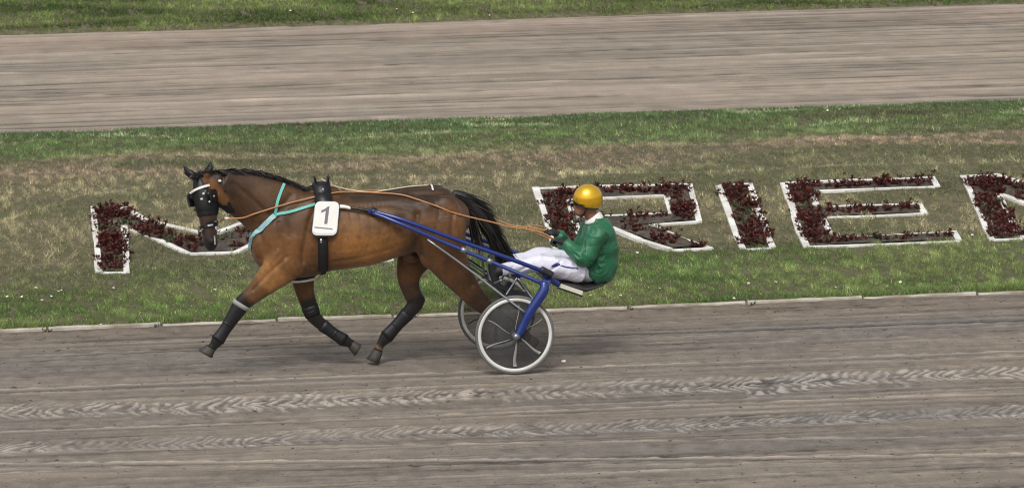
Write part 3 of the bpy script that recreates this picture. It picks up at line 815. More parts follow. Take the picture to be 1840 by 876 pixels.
# hooves
def hoof(p0, p1, Y, r0, r1, toe):
    a, b = hp(*p0, Y), hp(*p1, Y); t = (b - a) / np.linalg.norm(b - a); side = np.array([0, 1., 0]); fr = np.cross(t, side)
    if fr @ np.array(toe) < 0: fr = -fr
    V = []; F = []; n = 16
    for k, (q, r) in enumerate([(-.1, r0 * .9), (0, r0), (.6, (r0 + r1) / 2 + .001), (.97, r1), (1., r1 * .93)]):
        for j in range(n):
            th = 2 * math.pi * j / n
            e = 1.12 if math.cos(th) > 0 else .86
            V.append(a + (b - a) * q + fr * (r * e * math.cos(th) + .010 * max(q, 0)) + side * r * .95 * math.sin(th))
    for k in range(4):
        for j in range(n):
            q = (j + 1) % n; F.append((k * n + j, k * n + q, (k + 1) * n + q, (k + 1) * n + j))
    F.append(tuple(range(n))); F.append(tuple(range(4 * n, 5 * n)))
    V = np.array(V); mesh_obj('hoof', V, fix_orient(V, F), HOOF, horse)
hoof((379, 625), (372, 637), -.15, .05, .074, (-1, 0, 0))
hoof((632, 618), (645, 625), .14, .044, .062, (0, 0, -1))
hoof((680, 630), (673, 649), .15, .047, .062, (-1, 0, 0))
hoof((953, 609), (965, 617), -.155, .044, .06, (0, 0, -1))
# mane and tail hair
def strands(name, roots, dirs, lens, w, mat, parent, segs=6, grav=.5, seed=5, jitter=.15):
    R = np.random.default_rng(seed); V = []; F = []
    for p, d, L in zip(roots, dirs, lens):
        d = np.array(d, float) + R.normal(0, jitter, 3); d /= np.linalg.norm(d); q = np.array(p, float)
        s = np.cross(d, R.normal(0, 1, 3)); s /= np.linalg.norm(s)
        o = len(V); ww = w * R.uniform(.6, 1.4)
        for i in range(segs + 1):
            k = ww * (1 - (i / segs) ** 1.6) + .0006
            V += [q - s * k, q + s * k]
            q = q + d * L / segs; d = d + np.array([0, 0, -grav / segs]) + R.normal(0, .03, 3); d /= np.linalg.norm(d)
        for i in range(segs): F.append((o + 2 * i, o + 2 * i + 1, o + 2 * i + 3, o + 2 * i + 2))
    return mesh_obj(name, np.array(V), np.array(F), mat, parent)
crest_px = [(384, 302), (400, 299), (425, 300), (450, 305), (475, 312), (500, 320), (525, 326), (550, 331), (572, 335)]
crest = catmull([hp(x, y + 2, -.03 + .03 * min(1, (x - 384) / 50)) for x, y in crest_px], 20)
roots, dirs, lens = [], [], []
R = np.random.default_rng(9)
for p in crest:
    q, nn = nearest(p, 0)
    for k in range(26):
        roots.append(q + R.normal(0, .012, 3) * np.array([1, .8, .5])); sd = -1 if R.random() < .55 else 1
        dirs.append((.9 + R.normal(0, .12), sd * .42, .06)); lens.append(R.uniform(.05, .10))
mane = strands('mane', roots, dirs, lens, .0032, HAIR, horse, grav=1.0, seed=10, jitter=.07)
_cr = [nearest(p, -.004)[0] for p in crest[::8]]
V, F = loft([(p, .026, .012 + .008 * math.sin(3.1 * i / len(_cr))) for i, p in enumerate(_cr)], n=10, k=3); adopt(mesh_obj('mane_roach', V, fix_orient(V, F), HAIR), mane)
roots, dirs, lens = [], [], []
for k in range(60):
    roots.append(hd(.0, .03, R.normal(0, .025))); dirs.append(np.array(-HU) * .3 + HV * .6 + R.normal(0, .2, 3)); lens.append(R.uniform(.05, .12))
strands('forelock', roots, dirs, lens, .006, HAIR, horse, grav=1.4, seed=12)
tail_c = catmull([hp(812, 352, 0), hp(835, 360, 0), hp(856, 378, 0), hp(874, 402, 0), hp(890, 428, 0), hp(905, 450, .0)], 6)
tv, tf = loft([(p, .035 + .022 * math.sin(i / len(tail_c) * 3.1), (.04 + .05 * math.sin(.4 + i / len(tail_c) * 2.3)) * (1 - .72 * (i / len(tail_c)) ** 1.5)) for i, p in enumerate(tail_c)], n=14, k=1)
tail = mesh_obj('tail', tv, fix_orient(tv, tf), HAIR, horse)
roots, dirs, lens = [], [], []
for k in range(2600):
    i = R.integers(0, len(tail_c) - 3); t = tail_c[i + 1] - tail_c[i]; t /= np.linalg.norm(t)
    a = R.uniform(0, 6.28); rr = R.uniform(.3, 1.05)
    nrm = np.cross(t, (0, 1, 0))
    fr = math.sin(.4 + i / len(tail_c) * 2.2)
    roots.append(tail_c[i] + nrm * math.sin(a) * rr * (.035 + .045 * fr) * (1 - .4 * i / len(tail_c)) + np.array([0, 1, 0]) * math.cos(a) * rr * .05)
    dirs.append(t + nrm * R.normal(0, .08)); lens.append(R.uniform(.16, .36) * (1 + .25 * (R.random() < .15)))
for k in range(130):     # loose hair hanging straight behind the buttock
    roots.append(hp(842 + R.uniform(-3, 14), 385 + R.uniform(-5, 15), R.normal(0, .03))); dirs.append((.25, R.normal(0, .1), -1)); lens.append(R.uniform(.2, .38))
adopt(strands('tail_hair', roots, dirs, lens, .0038, HAIR, None, segs=7, grav=.45, seed=14, jitter=.05), tail)

# ------------------------------------------------------------------ leg boots (worn on the horse, things of their own)
def leg_boot(name, leg, i0, i1, label, grow=.0045, band=None, k0=0., k1=1.):
    Y, st = legs[leg]
    A = catmull([[*hp(s[0], s[1], Y), s[3], s[2] * M_PX] for s in st[i0:i1 + 1]], 4)
    A = A[int(k0 * (len(A) - 1)):int(k1 * (len(A) - 1)) + 1]
    V, F = loft([(a[:3], a[3] + grow, a[4] + grow) for a in A], n=20, k=1, cap=.02)
    root = empty(name, A[len(A) // 2, :3], label, 'leg boot')
    mesh_obj('shell', V, fix_orient(V, F), BOOTM, root)
    i = len(A) // 2; a, b = A[i], A[i + 1] if i + 1 < len(A) else A[i - 1]; c = a[:3] + (b[:3] - a[:3]) * .5
    V, F = loft([(a[:3], a[3] + grow + .001, a[4] + grow + .001), (c, a[3] + grow + .001, a[4] + grow + .001)], n=18, k=1, cap=.02)
    mesh_obj('strap', V, fix_orient(V, F), LEATHER, root)
    if band:
        a, b = A[0], A[1]; c = a[:3] + (a[:3] - b[:3]) * .5; d = a[:3] + (b[:3] - a[:3]) * .7
        V, F = loft([(c, a[3] + grow + .006, a[4] + grow + .006), (d, a[3] + grow + .004, a[4] + grow + .004)], n=20, k=1, cap=.02)
        mesh_obj('cuff', V, fix_orient(V, F), band, root)
leg_boot('leg_boot', 'near_fore', 4, 7, 'black boot with grey cuff on the foreleg stretched forward', band=GREYBAND)
leg_boot('leg_boot', 'far_fore', 3, 4, 'short black boot over the knee of the bent foreleg', k0=.1)
leg_boot('leg_boot', 'far_fore', 5, 7, 'long black boot on the shin of the bent foreleg')
leg_boot('leg_boot', 'far_hind', 5, 7, 'shiny black boot on the hind leg under the belly')
leg_boot('leg_boot', 'near_hind', 5, 7, 'black boot on the hind leg behind the near wheel')
Y, st = legs['far_fore']
eb = empty('elbow_boot', hp(544, 497, .14), 'black elbow band with white edge round the top of the bent foreleg', 'leg boot')
V, F = loft([(hp(543, 489, .14), .083, 26 * M_PX), (hp(545, 500, .14), .078, 23 * M_PX)], n=20, k=1, cap=.02); mesh_obj('band', V, fix_orient(V, F), BOOTM, eb)
V, F = loft([(hp(545, 500, .14), .08, 24 * M_PX), (hp(545.5, 504, .14), .078, 22.5 * M_PX)], n=20, k=1, cap=.02); mesh_obj('edge', V, fix_orient(V, F), WHITE_STRAP, eb)

# ------------------------------------------------------------------ harness
def strap_px(px, w, t=.006, k=6, off=.005):
    P = catmull([(*p, 0) for p in px], k); pts = []; nn = []
    for x, y, _ in P:
        h = hit(x, y, off)
        if h: pts.append(h[0]); nn.append(h[1])
    pts = np.array(pts); nn = np.array(nn)
    for _ in range(2):
        pts[1:-1] = .25 * pts[:-2] + .5 * pts[1:-1] + .25 * pts[2:]; nn[1:-1] = .25 * nn[:-2] + .5 * nn[1:-1] + .25 * nn[2:]
    pts = pts + nn * .004
    return pts, nn
def both_sides(name, px, w, mat, parent, t=.006):
    pts, nn = strap_px(px, w, t)
    V, F = ribbon(pts, nn, w, t); mesh_obj(name, V, fix_orient(V, F), mat, parent, smooth=False)
    V, F = ribbon(mir(pts), mir(nn), w, t); mesh_obj(name, V, fix_orient(V, F), mat, parent, smooth=False)
def body_ring(cx, cz, tilt=0., a0=0, a1=360, n=60, off=.006, cy=0.):
    """points round the trunk in the plane x = cx + tilt*(z-cz)"""
    pts = []; nn = []
    for k in range(n + 1):
        th = math.radians(a0 + (a1 - a0) * k / n)
        d = Vector((tilt * math.sin(th), math.cos(th), math.sin(th))).normalized()
        loc, nr, i, dist = bvh.ray_cast(Vector((cx, cy, cz)), d, .9)
        if loc is None: continue
        nr = nr if nr.dot(d) > 0 else -nr
        pts.append(np.array(loc) + np.array(nr) * off); nn.append(np.array(nr))
    return np.array(pts), np.array(nn)
harness = empty('harness', (-1.6, 0, 1.2), 'black back pad and girth with teal breast collar on the horse', 'harness')
gx0 = hp(581, 420, -.2)[0]; gz0 = 1.2
pts, nn = body_ring(gx0, gz0, -.02)
V, F = ribbon(pts, nn, .045, .008); mesh_obj('girth', V, fix_orient(V, F), LEATHER, harness, smooth=False)
pts, nn = body_ring(gx0 - .01, gz0, -.02, 178, 242, 24, .012)
V, F = ribbon(pts, nn, .088, .022); mesh_obj('girth_pad', V, fix_orient(V, F), BOOTM, harness)
pts, nn = body_ring(gx0 - .01, gz0, -.02, 298, 362, 24, .012)
V, F = ribbon(pts, nn, .088, .022); mesh_obj('girth_pad', V, fix_orient(V, F), BOOTM, harness)
pts, nn = body_ring(gx0 + .02, gz0, -.02, 40, 140, 40, .008)
V, F = ribbon(pts, nn, .155, .03); mesh_obj('back_pad', V, fix_orient(V, F), LEATHER, harness)
tops, topn = body_ring(gx0 + .02, gz0, -.02, 60, 120, 12, .03)
for i in (3, 9):         # terrets and check hook on the pad
    p = tops[i]; th = np.linspace(0, 2 * np.pi, 15)
    V, F = tube([p + np.array([0, .022 * math.cos(a), .028 + .022 * math.sin(a)]) for a in th], .005, 6, 1); mesh_obj('terret', V, fix_orient(V, F), CHROME, harness)
for dx in (-.05, .055):
    for sy in (-1, 1):
        p = tops[6] + np.array([dx, sy * .03, -.01]); V, F = tube([p, p + np.array([dx * .1, sy * .01, .05]), p + np.array([dx * .3, sy * .012, .058])], .009, 8, 3, r2=.006)
        mesh_obj('pad_hook', V, fix_orient(V, F), LEATHER, harness)
for i0, dx in ((40, -.055), (40, .065)):
    pts, nn = body_ring(gx0 + .02 + dx, gz0, -.02, 118, 158, 16, .036)
    V, F = ribbon(pts, nn, .012, .005); mesh_obj('piping', V, fix_orient(V, F), WHITE_STRAP, harness)
both_sides('neck_strap', [(510, 331), (504, 346), (498, 364), (494, 383)], .026, TEAL, harness)
both_sides('collar_strap', [(573, 364), (545, 374), (518, 381), (494, 386)], .026, TEAL, harness)
both_sides('collar_pad', [(494, 386), (480, 399), (467, 412), (455, 426)], np.array([.045] * 1), PALETEAL, harness, .014)
pts, nn = strap_px([(494, 386), (480, 399), (467, 412), (456, 425)], .05)
e0 = pts[-1]; front = [e0]
for q in np.linspace(.75, -.75, 9):
    p, n_ = nearest(np.array([e0[0] - .12, e0[1] * q, e0[2] - .10]), .012); front.append(p)
front.append(mir(e0)); fn = [nearest(p)[1] for p in front]
V, F = ribbon(front, fn, .055, .012); mesh_obj('collar_front', V, fix_orient(V, F), PALETEAL, harness)
bk = []
for x in np.linspace(608, 806, 24):
    lo = nearest(np.array([hp(x, 340, 0)[0], 0, 1.75]), .004); bk.append(lo)
V, F = ribbon([p for p, n_ in bk], [n_ for p, n_ in bk], .024, .006); mesh_obj('crupper_strap', V, fix_orient(V, F), LEATHER, harness, smooth=False)
pts, nn = body_ring(hp(775, 345, 0)[0], 1.3, 0, 70, 110, 12, .01)
V, F = ribbon(pts, nn, .016, .004); mesh_obj('crupper_loop', V, fix_orient(V, F), WHITE_STRAP, harness, smooth=False)
p = hp(577, 425, -.28); q = hit(577, 431, .02)[0]
tube_obj('buckle', [q + np.array([0, -.01, .02]), q + np.array([0, -.012, -.02])], .012, CHROME, harness)

# number plate
pl = empty('number_plate', hit(585, 392, .03)[0], 'white rounded number plate reading 1 on the harness', 'number plate')
A, B_, Cc, D_ = [np.array(p, float) for p in ((568, 362), (609, 363), (604, 419), (561, 419))]
h0 = hit(586, 374, .055)[0]; h1 = hit(583, 416, .05)[0]
def plate_pt(x, y, off=0.):
    # plane through two surface points, horizontal along the travel direction
    dz = (h1 - h0); dz /= np.linalg.norm(dz); n = np.cross(np.array([1., 0, 0]), dz); n = n if n[1] < 0 else -n; n /= np.linalg.norm(n)
    d = ray(x, y); s = ((h0 + n * off - CAM) @ n) / (d @ n); return CAM + d * s, n
def rounded(cs, r=9, k=5):
    out = []
    for i in range(4):
        p = cs[i]; a = cs[i - 1] - p; b = cs[(i + 1) % 4] - p; a /= np.linalg.norm(a); b /= np.linalg.norm(b)
        for j in range(k + 1):
            t = j / k; out.append(p + a * r * (1 - t) ** 2 + b * r * t ** 2)
    return out
def slab_px(name, outline, o0, o1, mat, parent):
    f = [plate_pt(*p, o1)[0] for p in outline]; b = [plate_pt(*p, o0)[0] for p in outline]; n = len(f)
    V = np.array(f + b); F = [tuple(range(n)), tuple(range(2 * n - 1, n - 1, -1))] + [(i, n + i, n + (i + 1) % n, (i + 1) % n) for i in range(n)]
    return mesh_obj(name, V, fix_orient(V, F), mat, parent, smooth=False)
slab_px('pad', rounded([A + (-1, 1), B_ + (2, 1), Cc + (1, 6), D_ + (-1, 6)], 12), -.03, -.002, LEATHER, pl)
slab_px('rim', rounded([A + (-1.2, -1), B_ + (1.2, -1), Cc + (1.2, 3.5), D_ + (-1.2, 3.5)], 11), -.001, .003, CHROME, pl)
slab_px('face', rounded([A, B_, Cc, D_], 9), .0035, .009, PLATEW, pl)
slab_px('digit', [np.array(p, float) for p in ((589.5, 370.5), (592, 370.5), (588, 402), (582.5, 402), (585.4, 378.2), (577, 382.2), (577.6, 377.6), (584.5, 374.5))], .0095, .0112, PRINT, pl)
slab_px('line', [np.array(p, float) for p in ((565, 407), (597.5, 410.2), (597.3, 412), (564.8, 408.8))], .0095, .0112, PRINT, pl)
tag(pl.children[3], 'grey printed digit 1')

# bridle
bridle = empty('bridle', HO, 'black blinker bridle with white browband on the horse head', 'bridle')
uvw = np.stack([(BV - HO) @ HU, (BV - HO) @ HV, (BV - HO) @ HW], 1)
def shell(name, test, mat, off):
    m = test(uvw[:, 0], uvw[:, 1], uvw[:, 2]) & (CHEEK > 9.5); f = BF[m[BF].all(axis=1)]
    idx = np.unique(f); re = -np.ones(len(BV), int); re[idx] = np.arange(len(idx))
    o = mesh_obj(name, BV[idx] + BN[idx] * off, re[f], mat, bridle)
    md = o.modifiers.new('thick', 'SOLIDIFY'); md.thickness = .004; md.offset = -1
    return o
near_head = lambda u, v, w: (np.abs(w) < .17) & (v > -.24) & (v < .16)
shell('hood', lambda u, v, w: near_head(u, v, w) & (u > -.07) & (u < .345) & (v > -.22) & ~((v < -.05) & (u < .14)), LEATHER, .006)
def head_ring(u0, slope, a0, a1, n=40, off=.012, vc=-.03):
    pts = []; nn = []
    for k in range(n + 1):
        th = math.radians(a0 + (a1 - a0) * k / n); v, w = math.cos(th), math.sin(th)
        c = hd(u0, vc, 0); d = HV * v + HW * w + HU * slope * w; d /= np.linalg.norm(d)
        loc, nr, i, dist = bvh.ray_cast(Vector(c), Vector(d), .4)
        if loc is None: continue
        nr = np.array(nr); nr = nr if nr @ d > 0 else -nr; pts.append(np.array(loc) + nr * off); nn.append(nr)
    pts = np.array(pts); nn = np.array(nn)
    for _ in range(3): pts[1:-1] = .25 * pts[:-2] + .5 * pts[1:-1] + .25 * pts[2:]
    return pts, nn
def ring_strap(name, u0, slope, a0, a1, w, mat, off=.012, t=.006, vc=-.03):
    pts, nn = head_ring(u0, slope, a0, a1, off=off, vc=vc); V, F = ribbon(pts, nn, w, t); return mesh_obj(name, V, fix_orient(V, F), mat, bridle, smooth=False)
ring_strap('browband', .115, -.30, -85, 62, .022, WHITE_STRAP, .016, .008)
ring_strap('noseband', .44, -.1, -179, 179, .028, LEATHER, .008, vc=-.01)
ring_strap('chin_strap', .40, .1, 20, 150, .02, LEATHER, .008, vc=-.01)
ring_strap('face_strap', .28, .0, -60, 60, .016, LEATHER, .016)
NOSE = material('nostril', s2l(12, 10, 10), .8, .1, 20)
for s_ in (-1, 1):
    q_, n_ = nearest(hd(.588, .055, s_ * .055), .001); V, F = ellipsoid(q_, (.014, .012, .02)); mesh_obj('nostril', V, fix_orient(V, F), NOSE, horse)
q_, n_ = nearest(hd(.56, .05, .075), .001); V, F = ribbon([nearest(hd(u_, .02, .09), .002)[0] for u_ in (.53, .56, .59, .62)], [nearest(hd(u_, .02, .09))[1] for u_ in (.53, .56, .59, .62)], .02, .002); mesh_obj('muzzle_highlight', V, fix_orient(V, F), material('pale_highlight', s2l(176, 164, 152), .6, .1, 20), horse)  # pale strip laid on the muzzle, a highlight put in as colour
ring_strap('cheek_buckle', .44, -.1, 30, 62, .016, CHROME, .015, vc=-.01); ring_strap('cheek_buckle', .40, .1, 75, 105, .014, CHROME, .015, vc=-.01); ring_strap('cheek_buckle', .46, -.1, -30, 5, .012, CHROME, .015, vc=-.01)
for s in (-1, 1):        # blinker cups
    c = hd(.19, .015, s * .097); V = []; F = []; n = 7
    for i in range(n):
        for j in range(n):
            a = -.06 + .12 * i / (n - 1); b = -.07 + .13 * j / (n - 1)
            V.append(c + HU * a + HV * b + HW * s * (.012 + .9 * max(b + .02, 0) ** 1.6 - 3 * a * a))
    F = [(i * n + j, (i + 1) * n + j, (i + 1) * n + j + 1, i * n + j + 1) for i in range(n - 1) for j in range(n - 1)]
    o = mesh_obj('blinker', V, F, LEATHER, bridle); md = o.modifiers.new('t', 'SOLIDIFY'); md.thickness = .006
for (x, y) in ((346, 317), (356, 319), (366, 348), (363, 357.5), (376, 362.5), (381, 352)):
    h = hit(x, y, .014)
    if h: V, F = ellipsoid(h[0], (.012, .012, .010)); mesh_obj('stud', V, fix_orient(V, F), WHITE_STRAP, bridle)
h = hit(394.5, 325, .012)
if h: V, F = ellipsoid(h[0], (.016, .016, .012)); mesh_obj('rosette', V, fix_orient(V, F), WHITE_STRAP, bridle)
for s in (-1, 1):
    c = hd(.475, -.045, s * .07); th = np.linspace(0, 2 * np.pi, 17)
    V, F = tube([c + HU * .03 * math.cos(a) + HV * .03 * math.sin(a) for a in th], .006, 6, 1); mesh_obj('bit_ring', V, fix_orient(V, F), CHROME, bridle)
bitN, bitF = hd(.475, -.05, .085), hd(.475, -.05, -.085)
V, F = tube([hd(.475, -.04, -.07), hd(.475, -.03, 0), hd(.475, -.04, .07)], .008, 6, 3); mesh_obj('bit_bar', V, fix_orient(V, F), CHROME, bridle)
V, F = ellipsoid(hp(408, 392, -.18), (.024, .01, .012)); mesh_obj('bit_end', V, fix_orient(V, F), WHITE_STRAP, bridle)

# reins
HANDN, HANDF = hp(999, 431, -.12), hp(988, 415, .10)
reins = empty('reins', hp(600, 347, 0), 'pair of tan leather driving reins from the bit to the driver hands', 'reins')
def rein_path(px, name, side):
    pts = []
    for x, y, Y in px:
        h = hit(x, y, .018) if Y is None else None
        pts.append(h[0] if h else hp(x, y, Y if Y is not None else -.2))
    pts = np.array(pts)
    if side: pts = mir(pts)
    return pts
near = rein_path([(407, 392, -.18), (437, 391, -.2), (455, 384, None), (485, 375, None), (520, 366, None), (572, 354, None), (606, 348, None), (640, 348, None), (680, 349, None), (720, 352, None),
                  (750, 360, None), (785, 371, None), (815, 382, -.22), (850, 391, -.20), (885, 399, -.18), (915, 407, -.16), (945, 411, -.14), (972, 417, -.13)], 'near', False)
V, F = tube([hp(405, 393, -.18)] + list(near[1:]) + [HANDN], .0065, 6, 3); mesh_obj('near_rein', V, fix_orient(V, F), REIN, reins)
farp = mir(near)[1:-4]; tail_f = [hp(885, 392, .17), hp(920, 405, .14), hp(950, 408, .11), HANDF]
farp = np.concatenate([[bitF], farp[:-1], tail_f]); V, F = tube(list(farp), .0065, 6, 3); mesh_obj('far_rein', V, fix_orient(V, F), REIN, reins)
V, F = tube([HANDN + np.array([-.01, .0, .0]), hp(960, 417, -.11), hp(945, 409, -.08), hp(960, 405, -.02), hp(980, 408, .06), HANDF], .006, 6, 4); mesh_obj('rein_end', V, fix_orient(V, F), REIN, reins)
ck = [tops[6] + np.array([0, 0, .03])]
for x, y in ((625, 344), (660, 338), (690, 334.5), (730, 333), (770, 336)):
    ck.append(nearest(np.array([hp(x, y, 0)[0], -.05, 1.75]), .014)[0])
V, F = tube(ck, .006, 6, 4); o = mesh_obj('check_line', V, fix_orient(V, F), CREAM, reins); o['label'] = 'thin cream line along the horse back'

# ------------------------------------------------------------------ sulky
BLUE = material('blue_enamel', s2l(26, 48, 118), .22, .12, 14, spec=.6, coat=.3)
STEEL = material('steel', s2l(150, 156, 162), .35, .1, 20, metal=.8)
DARKM = material('dark_plastic', s2l(44, 42, 44), .45, .2, 18, .1, 80)
SEATM = material('seat_vinyl', s2l(52, 48, 50), .5, .15, 18, .1, 80)
TYRE = material('tyre_rubber', s2l(104, 104, 102), .8, .15, 30)
RIMW = material('white_rim', s2l(226, 226, 222), .4, .1, 12, var2=s2l(205, 203, 196))
DISC = material('smoked_disc', s2l(84, 84, 84), .5, .12, 4, alpha=.27, var2=s2l(62, 62, 64), spec=.35)
VANE = material('pale_vane', s2l(150, 150, 148), .5, .15, 12)
NETM = material('mud_cloth', s2l(40, 42, 48), .8, .2, 40, alpha=.86)
BARW = material('white_bar', s2l(214, 212, 196), .5, .1, 14)
sulky = empty('sulky', (0, 0, 0), 'blue racing sulky with smoked disc wheels and a black seat', 'sulky')
WZ, WR, WY = .35, .349, .575
def lathe(profile, c, n=56):
    """profile of (radius, y) revolved about the axle direction, closed loop."""
    V = []; F = []; m = len(profile)
    for i in range(n):
        th = 2 * math.pi * i / n
        for r, y in profile: V.append((c[0] + r * math.cos(th), c[1] + y, c[2] + r * math.sin(th)))
    for i in range(n):
        for j in range(m):
            q = (j + 1) % m; k = (i + 1) % n
            F.append((i * m + j, i * m + q, k * m + q, k * m + j))
    V = np.array(V); return V, fix_orient(V, F)
for sy in (-1, 1):
    c = np.array([0, sy * WY, WZ])
    wheel = bpy.data.objects.new('wheel', None); COL.objects.link(wheel); adopt(wheel, sulky)
    wheel['label'] = 'near wheel with white rim' if sy < 0 else 'far wheel behind the hind leg'
    def wpart(name, V, F, mat, smooth=True): return mesh_obj(name, V, F, mat, wheel, smooth)
    a = np.linspace(0, 2 * np.pi, 12, endpoint=False)
    V, F = lathe([(.334 + .0155 * math.cos(t), .014 * math.sin(t)) for t in a], c); wpart('tyre', V, F, TYRE)
    V, F = lathe([(.297, -.011), (.303, -.017), (.321, -.017), (.327, -.011), (.327, .011), (.321, .017), (.303, .017), (.297, .011)], c); wpart('rim', V, F, RIMW)
    for q in (-1, 1):
        V, F = lathe([(.030, q * .046), (.12, q * .036), (.298, q * .012), (.298, q * .009), (.12, q * .033), (.030, q * .043)], c); wpart('disc', V, F, DISC)
        yf = lambda r: q * (.046 - (.046 - .036) * min(1, (r - .03) / .09) - (.036 - .012) * max(0, (r - .12) / .173))
        for k in range(6 if q == sy else 0):
            th0 = math.radians(-154 + 60 * k + (7 if k % 2 else 0)); V = []; n = 12
            wide = [.010, .010, .010, .026, .034, .012][k]
            for i in range(n + 1):
                t = i / n; r = .055 + .22 * t; th = th0 + .17 * math.sin(t * 2.2) - .06
                tw = wide * (.35 + .65 * t) / r / 2
                for s_, o in ((-1, .002), (1, .002), (1, .006), (-1, .006)):
                    V.append(c + np.array([r * math.cos(-th + s_ * tw), yf(r) + q * o, r * math.sin(-th + s_ * tw)]))
            F = [(4 * i + j, 4 * i + (j + 1) % 4, 4 * i + 4 + (j + 1) % 4, 4 * i + 4 + j) for i in range(n) for j in range(4)] + [(0, 1, 2, 3), (4 * n + 3, 4 * n + 2, 4 * n + 1, 4 * n)]
            V = np.array(V); wpart('vane', V, fix_orient(V, F), VANE)
    V, F = lathe([(.002, -.07), (.022, -.07), (.034, -.05), (.034, .05), (.022, .07), (.002, .07)], c, 24); wpart('hub', V, F, STEEL)
def pair(name, pts, r, mat, n=10, k=4, r2=None):
    for f in (lambda p: p, mir): tube_obj(name, [f(p) for p in pts], r, mat, sulky, n, k, r2)
def pair_shape(name, VF, mat, smooth=True):
    V, F = VF; mesh_obj(name, V, fix_orient(V, F), mat, sulky, smooth); V = mir(V); mesh_obj(name, V, fix_orient(V, F), mat, sulky, smooth)
tipY = hit(640, 376, .05)[0][1]
corner = hp(975, 509, -.60); hubo = np.array([0, -WY - .075, WZ])
shaft_lo = [hp(662, 379, tipY - .03), hp(720, 402, -.37), hp(800, 436, -.41), hp(880, 469, -.48), hp(940, 494, -.56), corner]
shaft_hi = [hp(664, 377, tipY - .03), hp(730, 397, -.36), hp(830, 434, -.36), hp(920, 466, -.34), hp(982, 489, -.30)]
pair('shaft', shaft_lo, .018, BLUE)
pair('seat_shaft', shaft_hi, .019, BLUE)
pair('shaft_rod', [hp(628, 373, tipY), hp(648, 376, tipY - .02), hp(668, 380, tipY - .03)], .011, LEATHER, r2=.017)
pair('shaft_tip', [hp(611, 371, tipY + .005), hp(620, 371.5, tipY), hp(630, 374, tipY)], .018, PLATEW, r2=.014)
pair('clamp', [hp(667, 378.5, tipY - .03), hp(676, 382, tipY - .035)], .036, LEATHER)
pair('joint_sleeve', [hp(829, 447, -.43), hp(838, 451, -.438)], .0265, STEEL); pair('joint_sleeve', [hp(876, 467, -.476), hp(884, 470.5, -.485)], .0265, STEEL)
pair('grip', [hp(972, 484, -.31), hp(980, 488, -.305), hp(992, 494, -.30)], .034, DARKM)
pair('seat_rail', [hp(978, 492, -.30), hp(990, 502, -.27), hp(1004, 511, -.24)], .026, BLUE)
a_, b_ = hp(1002, 511, -.24), hp(1046, 526, -.22)
pair_shape('seat_bar', box(a_, b_, (0, 0, 1), .03, .036), BARW, False)
pair_shape('seat_bar_base', box(a_ + (0, 0, -.026), b_ + (0, 0, -.026), (0, 0, 1), .034, .014), LEATHER, False)
arm = [corner + np.array([.012, -.02, .012]), corner + np.array([0.0, -.045, -.06]), hp(955, 556, hubo[1] - .005), hp(940, 585, hubo[1]), hubo + np.array([.005, 0, -.015])]
V, F = loft([(arm[0], .035, .04), (arm[1], .036, .044), (arm[2], .034, .042), (arm[3], .030, .036), (arm[4], .028, .030)], n=14, k=4, cap=.5)
pair_shape('wheel_arm', (V, F), BLUE)
pair('axle_cap', [hubo + (0, -.03, 0), hubo + (0, .03, 0)], .030, STEEL)
tube_obj('cross_member', [corner, hp(985, 506, -.3), mir(hp(985, 506, -.3)), mir(corner)], .032, BLUE, sulky)
pair('strut', [hp(768, 430, -.42), hp(835, 478, -.48), hp(905, 532, -.58), hp(945, 562, -.64)], .010, STEEL)
pair('brace', [hp(835, 474, -.40), hp(870, 497, -.42), hp(908, 524, -.44)], .008, LEATHER)
pair('stirrup_strut', [hp(929, 499, -.26), hp(918, 516, -.26), hp(905, 536, -.28)], .009, STEEL)
pair('stirrup_strut', [hp(931, 500, -.26), hp(945, 520, -.26), hp(960, 540, -.3)], .009, STEEL)
pair('stirrup', [hp(902, 503, -.30), hp(884, 508, -.22), hp(879, 490, -.20), hp(877, 470, -.20)], .011, STEEL)
def sheet(name, rows, mat):
    V = []; F = []; n = len(rows); m = len(rows[0])
    for r in rows: V += list(r)
    F = [(i * m + j, (i + 1) * m + j, (i + 1) * m + j + 1, i * m + j + 1) for i in range(n - 1) for j in range(m - 1)]
    o = mesh_obj(name, np.array(V), F, mat, sulky); md = o.modifiers.new('t', 'SOLIDIFY'); md.thickness = .005; return o
rows = []
for i in range(9):
    t = i / 8; p = hp(880 + 78 * t, 506 + 34 * t + 8 * math.sin(t * 3.1), 0)
    rows.append([p * np.array([1, 0, 1]) + np.array([0, y, .02 * (y / .36) ** 2]) for y in np.linspace(-.36, .36, 9)])
sheet('mud_apron', rows, NETM)
# saucer seat
ss = [(996, 503, 3, .12), (1012, 505, 5, .17), (1030, 510, 8, .185), (1046, 514, 8, .185), (1062, 511, 6, .18), (1078, 506, 4, .16), (1088, 504, 2, .12)]
V, F = loft([(hp(x, y, 0), a, r * M_PX) for x, y, r, a in ss], n=24, k=4)
mesh_obj('seat', V, fix_orient(V, F), SEATM, sulky)
tube_obj('seat_stay', [hp(1046, 525, -.2), hp(1050, 518, 0), mir(hp(1046, 525, -.2))], .010, STEEL, sulky)

